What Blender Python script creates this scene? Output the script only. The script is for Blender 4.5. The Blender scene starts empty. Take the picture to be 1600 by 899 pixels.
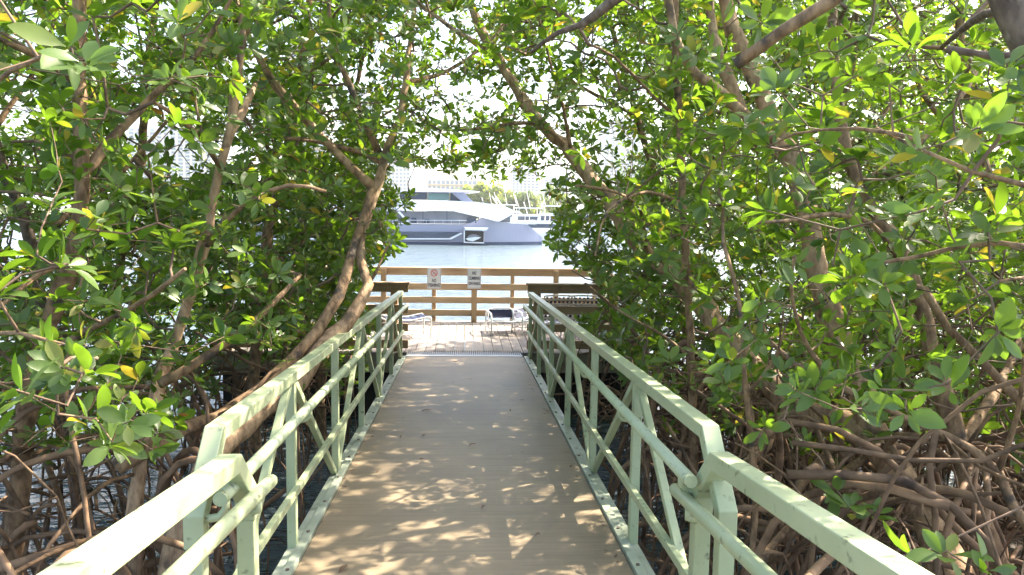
import bpy, math, random
import numpy as np
from mathutils import Vector, Matrix, Euler

random.seed(7)
RNG = np.random.default_rng(11)
R = math.radians
SC = bpy.context.scene
COL = SC.collection

# ------------------------------------------------------------------ camera
F = 1155.0                     # focal length in pixels of a 1600 px wide frame
CAMZ = 2.89
YAW, PITCH, ROLL = R(3.64), R(5.56), R(0.9)
CR = Matrix.Rotation(-YAW, 3, 'Z') @ Matrix.Rotation(R(90) - PITCH, 3, 'X') @ Matrix.Rotation(ROLL, 3, 'Z')
cam_d = bpy.data.cameras.new("camera")
cam_d.sensor_width = 36.0
cam_d.lens = F / 1600 * 36.0
cam_d.clip_start = 0.05
cam_d.clip_end = 6000
cam = bpy.data.objects.new("camera", cam_d)
cam.matrix_world = Matrix.Translation((0, 0, CAMZ)) @ CR.to_4x4()
COL.objects.link(cam)
SC.camera = cam

# ------------------------------------------------------------------ light
SUN_AZ, SUN_EL = R(62), R(48)  # azimuth to the right of the gangway's direction (+Y)
w = bpy.data.worlds.new("World")
SC.world = w
w.use_nodes = True
nt = w.node_tree
bg = nt.nodes['Background']
sky = nt.nodes.new('ShaderNodeTexSky')
sky.sky_type = 'NISHITA'
sky.sun_disc = False
sky.sun_elevation = SUN_EL
sky.sun_rotation = SUN_AZ
sky.air_density = 1.0
sky.dust_density = 4.0
sky.ozone_density = 1.0
nt.links.new(sky.outputs[0], bg.inputs[0])
bg.inputs[1].default_value = 0.15
sd = bpy.data.lights.new("sun", 'SUN')
sd.energy = 5.0
sd.angle = R(0.55)
sd.color = (1.0, 0.90, 0.74)
sun = bpy.data.objects.new("sun", sd)
sdir = Vector((math.sin(SUN_AZ) * math.cos(SUN_EL), math.cos(SUN_AZ) * math.cos(SUN_EL), math.sin(SUN_EL)))
sun.rotation_euler = sdir.to_track_quat('Z', 'Y').to_euler()
COL.objects.link(sun)
SC.view_settings.view_transform = 'Standard'
SC.view_settings.look = 'None'
SC.view_settings.gamma = 1.0
SC.view_settings.exposure = 2.25
HAZE = 0.0004
SC.cycles.max_bounces = 8
SC.cycles.transparent_max_bounces = 8
SC.cycles.caustics_reflective = False
SC.cycles.caustics_refractive = False

# ------------------------------------------------------------------ projection (planning help)
CRn = np.array(CR)
def P(px, py, y):
    """world point whose world Y is y, seen at pixel px,py"""
    d = CR @ Vector(((px - 800) / F, -(py - 449.5) / F, -1.0))
    t = y / d.y
    return Vector((d.x * t, y, CAMZ + d.z * t))
def proj(pts):
    q = (np.asarray(pts) - np.array([0, 0, CAMZ])) @ CRn
    z = np.maximum(-q[:, 2], 1e-4)
    return 800 + F * q[:, 0] / z, 449.5 - F * q[:, 1] / z, -q[:, 2]

# ------------------------------------------------------------------ materials
def new_mat(name):
    m = bpy.data.materials.new(name)
    m.use_nodes = True
    return m, m.node_tree, m.node_tree.nodes['Principled BSDF']
def N(nt, t, **kw):
    n = nt.nodes.new(t)
    for k, v in kw.items():
        if k.startswith('i_'):
            n.inputs[k[2:].replace('_', ' ')].default_value = v
        else:
            setattr(n, k, v)
    return n
def ramp(nt, stops, fac=None):
    r = nt.nodes.new('ShaderNodeValToRGB')
    e = r.color_ramp.elements
    while len(e) > 2: e.remove(e[-1])
    for i, (p, c) in enumerate(stops):
        if i >= 2: e.new(p)
        e[i].position = p
        e[i].color = (*c, 1) if len(c) == 3 else c
    if fac is not None: nt.links.new(fac, r.inputs[0])
    return r
def noise_mat(name, c1, c2, scale=(5, 5, 5), rough=0.6, bump=0.2, detail=6, spots=None, metallic=0.0, nscale=1.0,
              bdist=0.01, spec=0.5, island=0.0, contrast=(0.3, 0.7)):
    m, nt, b = new_mat(name)
    tc = N(nt, 'ShaderNodeTexCoord')
    mp = N(nt, 'ShaderNodeMapping')
    mp.inputs['Scale'].default_value = scale
    nt.links.new(tc.outputs['Object'], mp.inputs[0])
    n = N(nt, 'ShaderNodeTexNoise'); n.inputs['Scale'].default_value = nscale; n.inputs['Detail'].default_value = detail
    n.inputs['Roughness'].default_value = 0.6
    nt.links.new(mp.outputs[0], n.inputs['Vector'])
    r = ramp(nt, [(contrast[0], c1), (contrast[1], c2)], n.outputs['Fac'])
    col = r.outputs[0]
    if spots:
        c3, ssc, th = spots
        n2 = N(nt, 'ShaderNodeTexNoise'); n2.inputs['Scale'].default_value = ssc; n2.inputs['Detail'].default_value = 5
        nt.links.new(tc.outputs['Object'], n2.inputs['Vector'])
        r2 = ramp(nt, [(th, (0, 0, 0)), (th + 0.09, (1, 1, 1))], n2.outputs['Fac'])
        mx = N(nt, 'ShaderNodeMixRGB')
        nt.links.new(r2.outputs[0], mx.inputs[0]); nt.links.new(col, mx.inputs[1]); mx.inputs[2].default_value = (*c3, 1)
        col = mx.outputs[0]
    if island:
        g = N(nt, 'ShaderNodeNewGeometry')
        hs = N(nt, 'ShaderNodeHueSaturation')
        mr = N(nt, 'ShaderNodeMapRange'); mr.inputs[3].default_value = 1 - island; mr.inputs[4].default_value = 1 + island
        nt.links.new(g.outputs['Random Per Island'], mr.inputs[0])
        nt.links.new(mr.outputs[0], hs.inputs['Value']); nt.links.new(col, hs.inputs['Color'])
        col = hs.outputs[0]
    nt.links.new(col, b.inputs['Base Color'])
    b.inputs['Roughness'].default_value = rough
    b.inputs['Metallic'].default_value = metallic
    b.inputs['Specular IOR Level'].default_value = spec
    if bump:
        bp = N(nt, 'ShaderNodeBump'); bp.inputs['Strength'].default_value = bump; bp.inputs['Distance'].default_value = bdist
        nt.links.new(n.outputs['Fac'], bp.inputs['Height']); nt.links.new(bp.outputs[0], b.inputs['Normal'])
    return m
def leaf_mat(name, dark, mid, light, trans, tfac=0.4, yellow=0.9935):
    m, nt, b = new_mat(name)
    g = N(nt, 'ShaderNodeNewGeometry')
    r = ramp(nt, [(0.0, dark), (0.55, mid), (0.93, light), (yellow, (0.32, 0.26, 0.03)), (0.9995, (0.30, 0.12, 0.02))], g.outputs['Random Per Island'])
    # paler underside
    mx = N(nt, 'ShaderNodeMixRGB'); mx.inputs[2].default_value = (0.16, 0.21, 0.075, 1)
    ma = N(nt, 'ShaderNodeMath', operation='MULTIPLY'); ma.inputs[1].default_value = 0.45
    nt.links.new(g.outputs['Backfacing'], ma.inputs[0]); nt.links.new(ma.outputs[0], mx.inputs[0]); nt.links.new(r.outputs[0], mx.inputs[1])
    nt.links.new(mx.outputs[0], b.inputs['Base Color'])
    b.inputs['Roughness'].default_value = 0.36
    b.inputs['Specular IOR Level'].default_value = 0.55
    tr = N(nt, 'ShaderNodeBsdfTranslucent')
    rt = ramp(nt, [(0.0, [c * 0.65 for c in trans]), (0.9, trans), (yellow, (0.6, 0.45, 0.04)), (0.9995, (0.5, 0.2, 0.02))], g.outputs['Random Per Island'])
    nt.links.new(rt.outputs[0], tr.inputs[0])
    ms = N(nt, 'ShaderNodeMixShader'); ms.inputs[0].default_value = tfac
    nt.links.new(b.outputs[0], ms.inputs[1]); nt.links.new(tr.outputs[0], ms.inputs[2])
    nt.links.new(ms.outputs[0], nt.nodes['Material Output'].inputs[0])
    return m

M = {}
M['leaf'] = leaf_mat('mangrove_leaf', (0.029, 0.083, 0.009), (0.064, 0.145, 0.012), (0.115, 0.20, 0.020), (0.26, 0.45, 0.022), 0.44, 0.997)
M['far_leaf'] = leaf_mat('far_leaf', (0.13, 0.20, 0.03), (0.18, 0.25, 0.04), (0.26, 0.27, 0.06), (0.40, 0.50, 0.06), 0.4, 0.99)
M['bark'] = noise_mat('bark', (0.12, 0.068, 0.034), (0.38, 0.24, 0.13), (20, 20, 9), 0.85, 1.0, 10, spots=((0.075, 0.055, 0.04), 9.0, 0.57), bdist=0.02, contrast=(.36, .66))
M['bark_pale'] = noise_mat('bark_pale', (0.22, 0.13, 0.07), (0.56, 0.38, 0.225), (18, 18, 8), 0.85, 1.0, 10, spots=((0.14, 0.095, 0.06), 7.0, 0.57), bdist=0.02, contrast=(.36, .66))
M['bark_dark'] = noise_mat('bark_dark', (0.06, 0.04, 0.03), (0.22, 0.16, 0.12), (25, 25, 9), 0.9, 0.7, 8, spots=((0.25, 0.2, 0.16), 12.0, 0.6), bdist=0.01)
M['twig'] = noise_mat('twig', (0.10, 0.055, 0.035), (0.24, 0.16, 0.10), (9, 9, 9), 0.8, 0.2, 4, island=0.3)
M['root'] = noise_mat('prop_root', (0.045, 0.024, 0.013), (0.30, 0.18, 0.10), (7, 7, 7), 0.8, 0.4, 6, island=0.35, bdist=0.006)
M['paint'] = noise_mat('pale_green_paint', (0.31, 0.36, 0.205), (0.42, 0.465, 0.285), (3, 3, 3), 0.42, 0.08, 6, spots=((0.17, 0.19, 0.11), 26.0, 0.615), bdist=0.003)
M['paint_chord'] = noise_mat('worn_green_paint', (0.26, 0.30, 0.22), (0.40, 0.43, 0.34), (5, 5, 5), 0.5, 0.15, 8, spots=((0.20, 0.22, 0.16), 9.0, 0.57), bdist=0.003)
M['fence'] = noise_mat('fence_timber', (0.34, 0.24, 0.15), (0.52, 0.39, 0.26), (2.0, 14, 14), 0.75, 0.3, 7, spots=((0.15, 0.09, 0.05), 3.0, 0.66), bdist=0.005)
M['fence_shade'] = noise_mat('shaded_timber', (0.29, 0.185, 0.105), (0.46, 0.32, 0.20), (2.0, 14, 14), 0.8, 0.3, 7, spots=((0.10, 0.065, 0.04), 4.0, 0.62), bdist=0.005)  # same wood as the far fence, with shade put into its colour
M['post'] = noise_mat('post_timber', (0.28, 0.19, 0.11), (0.46, 0.33, 0.205), (14, 14, 2), 0.75, 0.3, 7, bdist=0.005)
M['deckwood'] = noise_mat('dock_boards', (0.19, 0.16, 0.138), (0.31, 0.265, 0.235), (14, 1.6, 14), 0.8, 0.3, 7, island=0.16, bdist=0.004)
M['fascia'] = noise_mat('fascia_timber', (0.20, 0.19, 0.13), (0.34, 0.31, 0.22), (1.5, 6, 10), 0.85, 0.3, 7, spots=((0.12, 0.13, 0.08), 4.0, 0.55))
M['dark'] = noise_mat('dark_void', (0.01, 0.01, 0.01), (0.02, 0.02, 0.018), rough=0.9, bump=0)  # near black; also painted shade for the sheets under the dock
M['mud'] = noise_mat('mud', (0.02, 0.015, 0.011), (0.07, 0.05, 0.035), (2, 2, 2), 0.7, 0.6, 8, bdist=0.04)
M['white'] = noise_mat('white_gelcoat', (0.82, 0.81, 0.79), (0.87, 0.86, 0.84), (0.3, 0.3, 0.3), 0.3, 0, 4)
M['alu'] = noise_mat('white_tube_frame', (0.62, 0.63, 0.64), (0.76, 0.77, 0.78), (6, 6, 6), 0.35, 0.05, 4)
M['navy'] = noise_mat('navy_strap', (0.012, 0.014, 0.05), (0.03, 0.035, 0.10), (20, 20, 20), 0.5, 0.1, 4)
M['sign'] = noise_mat('sign_white', (0.62, 0.66, 0.76), (0.70, 0.74, 0.82), (6, 6, 6), 0.35, 0, 4)
M['ink'] = noise_mat('sign_ink', (0.03, 0.03, 0.08), (0.05, 0.05, 0.10), (20, 20, 20), 0.5, 0)
M['red'] = noise_mat('sign_red', (0.55, 0.03, 0.03), (0.65, 0.05, 0.05), (20, 20, 20), 0.5, 0)
M['hull'] = noise_mat('silver_blue_hull', (0.27, 0.28, 0.37), (0.31, 0.32, 0.41), (0.2, 0.2, 0.5), 0.28, 0, 3)
M['hulldark'] = noise_mat('dark_boot_stripe', (0.03, 0.05, 0.10), (0.05, 0.08, 0.15), (0.3, 0.3, 0.3), 0.3, 0, 3)
M['glass'] = noise_mat('tinted_glass', (0.03, 0.05, 0.08), (0.05, 0.08, 0.12), (0.3, 0.3, 0.3), 0.1, 0, 3)
M['glassgreen'] = noise_mat('green_glass', (0.12, 0.22, 0.20), (0.16, 0.28, 0.26), (0.3, 0.3, 0.3), 0.15, 0, 3)
M['interior'] = noise_mat('cabin_recess', (0.16, 0.16, 0.18), (0.24, 0.24, 0.26), (0.6, 0.6, 0.6), 0.6, 0, 3)
M['tower'] = noise_mat('tower_render', (0.68, 0.68, 0.68), (0.76, 0.76, 0.76), (0.05, 0.05, 0.05), 0.7, 0, 3)
M['towerbeige'] = noise_mat('tower_beige', (0.60, 0.50, 0.42), (0.68, 0.57, 0.48), (0.05, 0.05, 0.05), 0.7, 0, 3)
M['towerglass'] = noise_mat('tower_glass', (0.20, 0.28, 0.36), (0.30, 0.38, 0.46), (0.05, 0.05, 0.2), 0.15, 0, 3)
M['leaflitter'] = noise_mat('dry_leaf', (0.10, 0.05, 0.03), (0.28, 0.15, 0.08), (30, 30, 30), 0.7, 0.1, 4, island=0.4)
M['plate'] = noise_mat('ribbed_plate', (0.42, 0.42, 0.42), (0.56, 0.55, 0.55), (8, 8, 8), 0.4, 0.1, 5, metallic=0.3)
M['land'] = noise_mat('far_land', (0.10, 0.12, 0.05), (0.22, 0.22, 0.12), (0.05, 0.05, 0.05), 0.9, 0)
M['seawall'] = noise_mat('seawall', (0.42, 0.40, 0.37), (0.55, 0.53, 0.5), (0.2, 0.2, 0.2), 0.8, 0)

# gangway deck: grooved composite, grooves run across
def deck_mat():
    m, nt, b = new_mat('taupe_composite_deck')
    tc = N(nt, 'ShaderNodeTexCoord')
    mp = N(nt, 'ShaderNodeMapping'); mp.inputs['Scale'].default_value = (1.2, 38, 1)
    nt.links.new(tc.outputs['Object'], mp.inputs[0])
    n = N(nt, 'ShaderNodeTexNoise'); n.inputs['Scale'].default_value = 1.0; n.inputs['Detail'].default_value = 8; n.inputs['Roughness'].default_value = 0.72
    nt.links.new(mp.outputs[0], n.inputs['Vector'])
    r = ramp(nt, [(0.30, (0.205, 0.155, 0.098)), (0.68, (0.305, 0.236, 0.155))], n.outputs['Fac'])
    n2 = N(nt, 'ShaderNodeTexNoise'); n2.inputs['Scale'].default_value = 1.3; n2.inputs['Detail'].default_value = 7
    nt.links.new(tc.outputs['Object'], n2.inputs['Vector'])
    r2 = ramp(nt, [(0.3, (0.78, 0.78, 0.79)), (0.7, (1.12, 1.1, 1.06))], n2.outputs['Fac'])
    mx = N(nt, 'ShaderNodeMixRGB', blend_type='MULTIPLY'); mx.inputs[0].default_value = 1
    nt.links.new(r.outputs[0], mx.inputs[1]); nt.links.new(r2.outputs[0], mx.inputs[2])
    # debris specks
    n3 = N(nt, 'ShaderNodeTexNoise'); n3.inputs['Scale'].default_value = 45; n3.inputs['Detail'].default_value = 2
    nt.links.new(tc.outputs['Object'], n3.inputs['Vector'])
    r3 = ramp(nt, [(0.74, (1, 1, 1)), (0.80, (0.55, 0.5, 0.45))], n3.outputs['Fac'])
    mx2 = N(nt, 'ShaderNodeMixRGB', blend_type='MULTIPLY'); mx2.inputs[0].default_value = 1
    nt.links.new(mx.outputs[0], mx2.inputs[1]); nt.links.new(r3.outputs[0], mx2.inputs[2])
    nt.links.new(mx2.outputs[0], b.inputs['Base Color'])
    b.inputs['Roughness'].default_value = 0.55
    b.inputs['Specular IOR Level'].default_value = 0.4
    wv = N(nt, 'ShaderNodeTexWave', bands_direction='Y'); wv.inputs['Scale'].default_value = 32; wv.inputs['Distortion'].default_value = 0.2
    nt.links.new(tc.outputs['Object'], wv.inputs['Vector'])
    ad = N(nt, 'ShaderNodeMath', operation='ADD'); nt.links.new(wv.outputs['Fac'], ad.inputs[0]); nt.links.new(n.outputs['Fac'], ad.inputs[1])
    bp = N(nt, 'ShaderNodeBump'); bp.inputs['Strength'].default_value = 0.25; bp.inputs['Distance'].default_value = 0.003
    nt.links.new(ad.outputs[0], bp.inputs['Height']); nt.links.new(bp.outputs[0], b.inputs['Normal'])
    return m
M['gdeck'] = deck_mat()
def water_mat():
    m, nt, b = new_mat('bay_water')
    b.inputs['Base Color'].default_value = (0.085, 0.12, 0.14, 1)
    b.inputs['Roughness'].default_value = 0.14
    b.inputs['IOR'].default_value = 1.33
    b.inputs['Specular IOR Level'].default_value = 0.9
    tc = N(nt, 'ShaderNodeTexCoord')
    mp = N(nt, 'ShaderNodeMapping'); mp.inputs['Scale'].default_value = (1.0, 2.2, 1)
    nt.links.new(tc.outputs['Object'], mp.inputs[0])
    n = N(nt, 'ShaderNodeTexNoise'); n.inputs['Scale'].default_value = 2.2; n.inputs['Detail'].default_value = 4; n.inputs['Roughness'].default_value = 0.55
    n2 = N(nt, 'ShaderNodeTexNoise'); n2.inputs['Scale'].default_value = 0.5; n2.inputs['Detail'].default_value = 3
    for k in (n, n2): nt.links.new(mp.outputs[0], k.inputs['Vector'])
    b1 = N(nt, 'ShaderNodeBump'); b1.inputs['Strength'].default_value = 1.0; b1.inputs['Distance'].default_value = 0.13
    b2 = N(nt, 'ShaderNodeBump'); b2.inputs['Strength'].default_value = 1.0; b2.inputs['Distance'].default_value = 0.30
    nt.links.new(n.outputs['Fac'], b1.inputs['Height']); nt.links.new(n2.outputs['Fac'], b2.inputs['Height'])
    nt.links.new(b2.outputs[0], b1.inputs['Normal']); nt.links.new(b1.outputs[0], b.inputs['Normal'])
    return m
M['water'] = water_mat()

# ------------------------------------------------------------------ object helpers
def tag(o, label=None, cat=None, group=None, kind=None):
    if label: o['label'] = label
    if cat: o['category'] = cat
    if group: o['group'] = group
    if kind: o['kind'] = kind
    return o
def empty(name, loc, label, cat, group=None, rz=0.0):
    o = bpy.data.objects.new(name, None)
    o.empty_display_size = 0.2
    o.location = loc; o.rotation_euler = (0, 0, rz)
    COL.objects.link(o)
    return tag(o, label, cat, group)
def copy_tree(o, parent=None):
    c = o.copy(); COL.objects.link(c)
    if parent: c.parent = parent
    for ch in list(o.children): copy_tree(ch, c)
    return c
def resample(pts, rad, step):
    """Catmull-Rom through pts with radii"""
    P_ = [Vector(p) for p in pts]
    n = len(P_)
    if n < 3: 
        return P_, list(rad)
    out, ro = [], []
    for i in range(n - 1):
        p0 = P_[max(i - 1, 0)]; p1 = P_[i]; p2 = P_[i + 1]; p3 = P_[min(i + 2, n - 1)]
        k = max(1, int((p2 - p1).length / step))
        for j in range(k):
            t = j / k
            a = 2 * p1; b_ = (p2 - p0) * t; c = (2 * p0 - 5 * p1 + 4 * p2 - p3) * t * t; d = (-p0 + 3 * p1 - 3 * p2 + p3) * t ** 3
            out.append((a + b_ + c + d) * 0.5); ro.append(rad[i] * (1 - t) + rad[i + 1] * t)
    out.append(P_[-1]); ro.append(rad[-1])
    return out, ro
class MB:
    def __init__(s): s.v = []; s.f = []; s.sm = []
    def add(s, vs, fs, smooth=False):
        o = len(s.v); s.v += [tuple(x) for x in vs]
        s.f += [tuple(i + o for i in f) for f in fs]; s.sm += [smooth] * len(fs); return s
    def box(s, lo, hi):
        x0, y0, z0 = lo; x1, y1, z1 = hi
        return s.add([(x0, y0, z0), (x1, y0, z0), (x1, y1, z0), (x0, y1, z0), (x0, y0, z1), (x1, y0, z1), (x1, y1, z1), (x0, y1, z1)],
                     [(0, 3, 2, 1), (4, 5, 6, 7), (0, 1, 5, 4), (1, 2, 6, 5), (2, 3, 7, 6), (3, 0, 4, 7)])
    def beam(s, a, b, w, h, side=(1, 0, 0)):
        """bar from a to b; w along 'side', h along the other"""
        a = Vector(a); b = Vector(b); d = (b - a).normalized()
        x = Vector(side); x = (x - d * x.dot(d)).normalized(); z = x.cross(d)
        vs = []
        for p in (a, b):
            for sx, sz in ((-1, -1), (1, -1), (1, 1), (-1, 1)): vs.append(p + x * (sx * w / 2) + z * (sz * h / 2))
        return s.add(vs, [(0, 1, 2, 3), (7, 6, 5, 4), (0, 4, 5, 1), (1, 5, 6, 2), (2, 6, 7, 3), (3, 7, 4, 0)])
    def path_beam(s, pts, w, h, side=(1, 0, 0)):
        """mitred box section along points that lie in a plane normal to side"""
        x = Vector(side).normalized(); P_ = [Vector(p) for p in pts]; vs = []
        for i, p in enumerate(P_):
            d0 = (P_[i] - P_[i - 1]).normalized() if i else None
            d1 = (P_[i + 1] - P_[i]).normalized() if i < len(P_) - 1 else None
            if d0 is None: d0 = d1
            if d1 is None: d1 = d0
            d = (d0 + d1).normalized(); z = x.cross(d).normalized(); k = 1 / max(0.35, d.dot(d0))
            for sx, sz in ((-1, -1), (1, -1), (1, 1), (-1, 1)): vs.append(p + x * (sx * w / 2) + z * (sz * h / 2 * k))
        fs = [(0, 1, 2, 3)]
        for i in range(len(P_) - 1):
            o = i * 4
            for k in range(4): fs.append((o + k, o + 4 + k, o + 4 + (k + 1) % 4, o + (k + 1) % 4))
        o = (len(P_) - 1) * 4; fs.append((o + 3, o + 2, o + 1, o))
        return s.add(vs, fs)
    def tube(s, pts, rad, n=8, cap=True, wob=0.0):
        P_ = [Vector(p) for p in pts]
        if not hasattr(rad, '__len__'): rad = [rad] * len(P_)
        d = (P_[1] - P_[0]).normalized()
        x = d.orthogonal().normalized(); vs = []; fs = []
        ph = random.random() * 6
        for i, p in enumerate(P_):
            if i < len(P_) - 1 and i > 0: d = (P_[i + 1] - P_[i - 1])
            elif i: d = P_[i] - P_[i - 1]
            d = d.normalized() if d.length > 1e-6 else Vector((0, 0, 1))
            x = x - d * x.dot(d)
            x = x.normalized() if x.length > 1e-5 else d.orthogonal().normalized()
            y = d.cross(x)
            for k in range(n):
                a = 2 * math.pi * k / n; r = rad[i]
                if wob: r *= 1 + wob * (math.sin(3 * a + ph + i * 0.35) * 0.5 + math.sin(2 * a - i * 0.6 + ph) * 0.5) + wob * 0.5 * random.uniform(-1, 1)
                vs.append(p + (x * math.cos(a) + y * math.sin(a)) * r)
        for i in range(len(P_) - 1):
            for k in range(n):
                fs.append((i * n + k, i * n + (k + 1) % n, (i + 1) * n + (k + 1) % n, (i + 1) * n + k))
        s.add(vs, fs, True)
        if cap:
            o = len(s.v) - len(vs)
            s.f += [tuple(o + k for k in reversed(range(n))), tuple(o + (len(P_) - 1) * n + k for k in range(n))]; s.sm += [False, False]
        return s
    def prism(s, poly, vec):
        """polygon (list of points) extruded by vec"""
        n = len(poly); v = Vector(vec)
        vs = [Vector(p) for p in poly] + [Vector(p) + v for p in poly]
        fs = [tuple(range(n)), tuple(reversed(range(n, 2 * n)))] + [(i, i + n, (i + 1) % n + n, (i + 1) % n) for i in range(n)]
        return s.add(vs, fs)
    def build(s, name, mat, parent=None, bevel=0.0, origin=None):
        me = bpy.data.meshes.new(name)
        off = Vector(origin) if origin is not None else Vector((0, 0, 0))
        if parent is not None and origin is None:
            off = parent.matrix_basis.translation.copy() if parent.parent is None else Vector((0, 0, 0))
            if parent.get('_local'): off = Vector((0, 0, 0))
        me.from_pydata([(v[0] - off.x, v[1] - off.y, v[2] - off.z) for v in s.v], [], s.f)
        me.polygons.foreach_set('use_smooth', s.sm)
        me.materials.append(mat)
        me.update()
        o = bpy.data.objects.new(name, me)
        COL.objects.link(o)
        if parent is not None: o.parent = parent
        elif origin is not None: o.location = off
        if bevel:
            b = o.modifiers.new('bevel', 'BEVEL'); b.width = bevel; b.segments = 2; b.limit_method = 'ANGLE'; b.angle_limit = R(40)
        return o

# ------------------------------------------------------------------ water, mud, far land
ZD = 0.95                       # dock deck height above water
mb = MB(); mb.add([(-2500, -40, 0), (2500, -40, 0), (2500, 4000, 0), (-2500, 4000, 0)], [(0, 1, 2, 3)])
tag(mb.build('water', M['water']), kind='structure')
def mud_bank(x0, x1, y0, y1, zc, seed):
    rs = np.random.default_rng(seed); nx, ny = 40, 50
    vs, fs = [], []
    g = rs.random((nx + 1, ny + 1))
    for i in range(nx + 1):
        for j in range(ny + 1):
            u, v = i / nx, j / ny
            e = min(u, 1 - u, v, 1 - v) * 6
            z = -0.25 + (zc + 0.25) * min(1, e) + (g[i, j] - 0.5) * 0.12 + 0.08 * math.sin(i * 0.7) * math.cos(j * 0.5)
            vs.append((x0 + (x1 - x0) * u, y0 + (y1 - y0) * v, z))
    for i in range(nx):
        for j in range(ny):
            a = i * (ny + 1) + j; fs.append((a, a + ny + 1, a + ny + 2, a + 1))
    m = MB(); m.add(vs, fs, True); return m
tag(mud_bank(1.8, 14, -3, 9.0, 0.10, 3).build('ground', M['mud']), kind='structure')
m2 = MB(); m2.box((-900, 175, -1), (900, 1600, 1.0)); tag(m2.build('far_shore', M['land']), kind='structure')
m2 = MB(); m2.box((-900, 174.2, -1), (900, 174.9, 1.25)); tag(m2.build('seawall', M['seawall'], None), 'long pale concrete seawall along the far shore behind the boats', 'seawall')

# ------------------------------------------------------------------ gangway
SL = 0.039
def zg(y): return 1.34 - SL * y
GY0, GY1 = 2.45, 10.05
gw = empty('gangway', (0, GY0, zg(GY0)), 'long pale green metal gangway with brown deck and truss railings', 'gangway')
nd = 56
mb = MB(); mb.prism([(-.785, GY0, zg(GY0)), (-.785, GY1, zg(GY1)), (-.785, GY1, zg(GY1) - .05), (-.785, GY0, zg(GY0) - .05)], (1.595, 0, 0))
mb.build('deck', M['gdeck'], gw)
YS = [2.42 + 1.245 * i for i in range(7)]
RX, RH = 0.86, 0.885
for s in (-1, 1):
    sx_ = .025 if s > 0 else 0
    x = s * RX + sx_
    # top rail with its cranked end
    mb = MB(); mb.path_beam([(x, 2.36, zg(2.4) + .56), (x, 2.36, zg(2.4) + .66), (x, 2.56, zg(2.56) + RH), (x, 9.9, zg(9.9) + RH), (x, 9.93, zg(9.93) + RH - .02)], .066, .052)
    mb.build('top_rail', M['paint'], gw, bevel=.004)
    mb = MB(); mb.beam((x - s * .028, 2.42, zg(2.42) + .30), (x - s * .028, 9.95, zg(9.95) + .36), .030, .038)
    mb.build('middle_rail', M['paint'], gw, bevel=.003)
    # bottom chord: an angle with a flat foot against the deck
    mb = MB(); mb.beam((s * .815 + sx_, 2.36, zg(2.36) + .004), (s * .815 + sx_, 10.0, zg(10.0) + .004), .048, .030)
    mb.beam((s * .862 + sx_, 2.36, zg(2.36) - .04), (s * .862 + sx_, 10.0, zg(10.0) - .04), .044, .09)
    mb.build('bottom_chord', M['paint_chord'], gw, bevel=.003)
    mb = MB()
    for k in range(16):
        y = 2.9 + k * .46
        mb.tube([(s * .815 + sx_, y, zg(y) + .019), (s * .815 + sx_, y, zg(y) + .026)], .009, 8)
    o_ = mb.build('screws', M['bark_dark'], gw); o_['kind'] = 'stuff'
    for i, y in enumerate(YS):
        mb = MB()
        top = zg(y) + (.56 if i == 0 else RH - .02)
        wd = .056 if i == 0 else .046
        yy = y - .06 if i == 0 else y
        mb.beam((x, yy, zg(y) - .02), (x, yy, top), wd, wd)
        mb.build('post', M['paint'], gw, bevel=.004)
    for i in (1, 3, 5):
        for j in (i - 1, i + 1):
            mb = MB(); dx = .012 * (1 if j > i else -1)
            sg = (1 if j > i else -1)
            mb.beam((x + s * .001, YS[i] + sg * .045, zg(YS[i]) + RH - .035), (x + s * .001, YS[j] - sg * .06, zg(YS[j]) + .02), .036, .036)
            mb.build('diagonal_brace', M['paint'], gw, bevel=.003)
    hx = s * .765 + sx_
    mb = MB(); h0 = 2.32 if s < 0 else 2.46; mb.tube([(hx, h0, zg(h0) + .735), (hx, 9.75, zg(9.75) + .735)], .024, 20)
    hr = mb.build('handrail', M['paint'], gw, bevel=0)
    mb = MB(); mb.tube([(hx, h0 - .015, zg(h0) + .735), (hx, h0 - .0005, zg(h0) + .735)], [.0225, .0245], 20); mb.build('end_cap', M['paint'], hr).location = -gw.location
    for i, y in enumerate(YS):
        mb = MB(); z = zg(y) + .735
        yy = (2.36 if s < 0 else 2.56) if i == 0 else y
        mb.tube([(hx, yy, z - .02), (hx, yy, z - .05), (hx + s * .02, yy, z - .075), (hx + s * .05, yy, z - .08), (x - s * .02, yy, z - .08)], .010 if i else .014, 8)
        mb.build('handrail_bracket', M['paint'], gw)
# threshold plate with teeth
th = empty('threshold_plate', (0, 10.1, ZD), 'grey ribbed transition plate where the gangway meets the dock boards', 'plate')
mb = MB(); mb.prism([(-.80, 10.05, zg(10.05) + .006), (-.80, 10.30, ZD + .010), (-.80, 10.30, ZD + .002), (-.80, 10.05, zg(10.05) - .02)], (1.60, 0, 0)); mb.build('base_plate', M['plate'], th)
mb = MB()
for k in range(60):
    xx = -.785 + k * .0266
    mb.prism([(xx, 10.13, ZD + .014), (xx + .012, 10.13, ZD + .014), (xx + .012, 10.40, ZD + .016), (xx, 10.40, ZD + .016)], (0, 0, .004))
mb.build('teeth', M['dark'], th)

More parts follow.
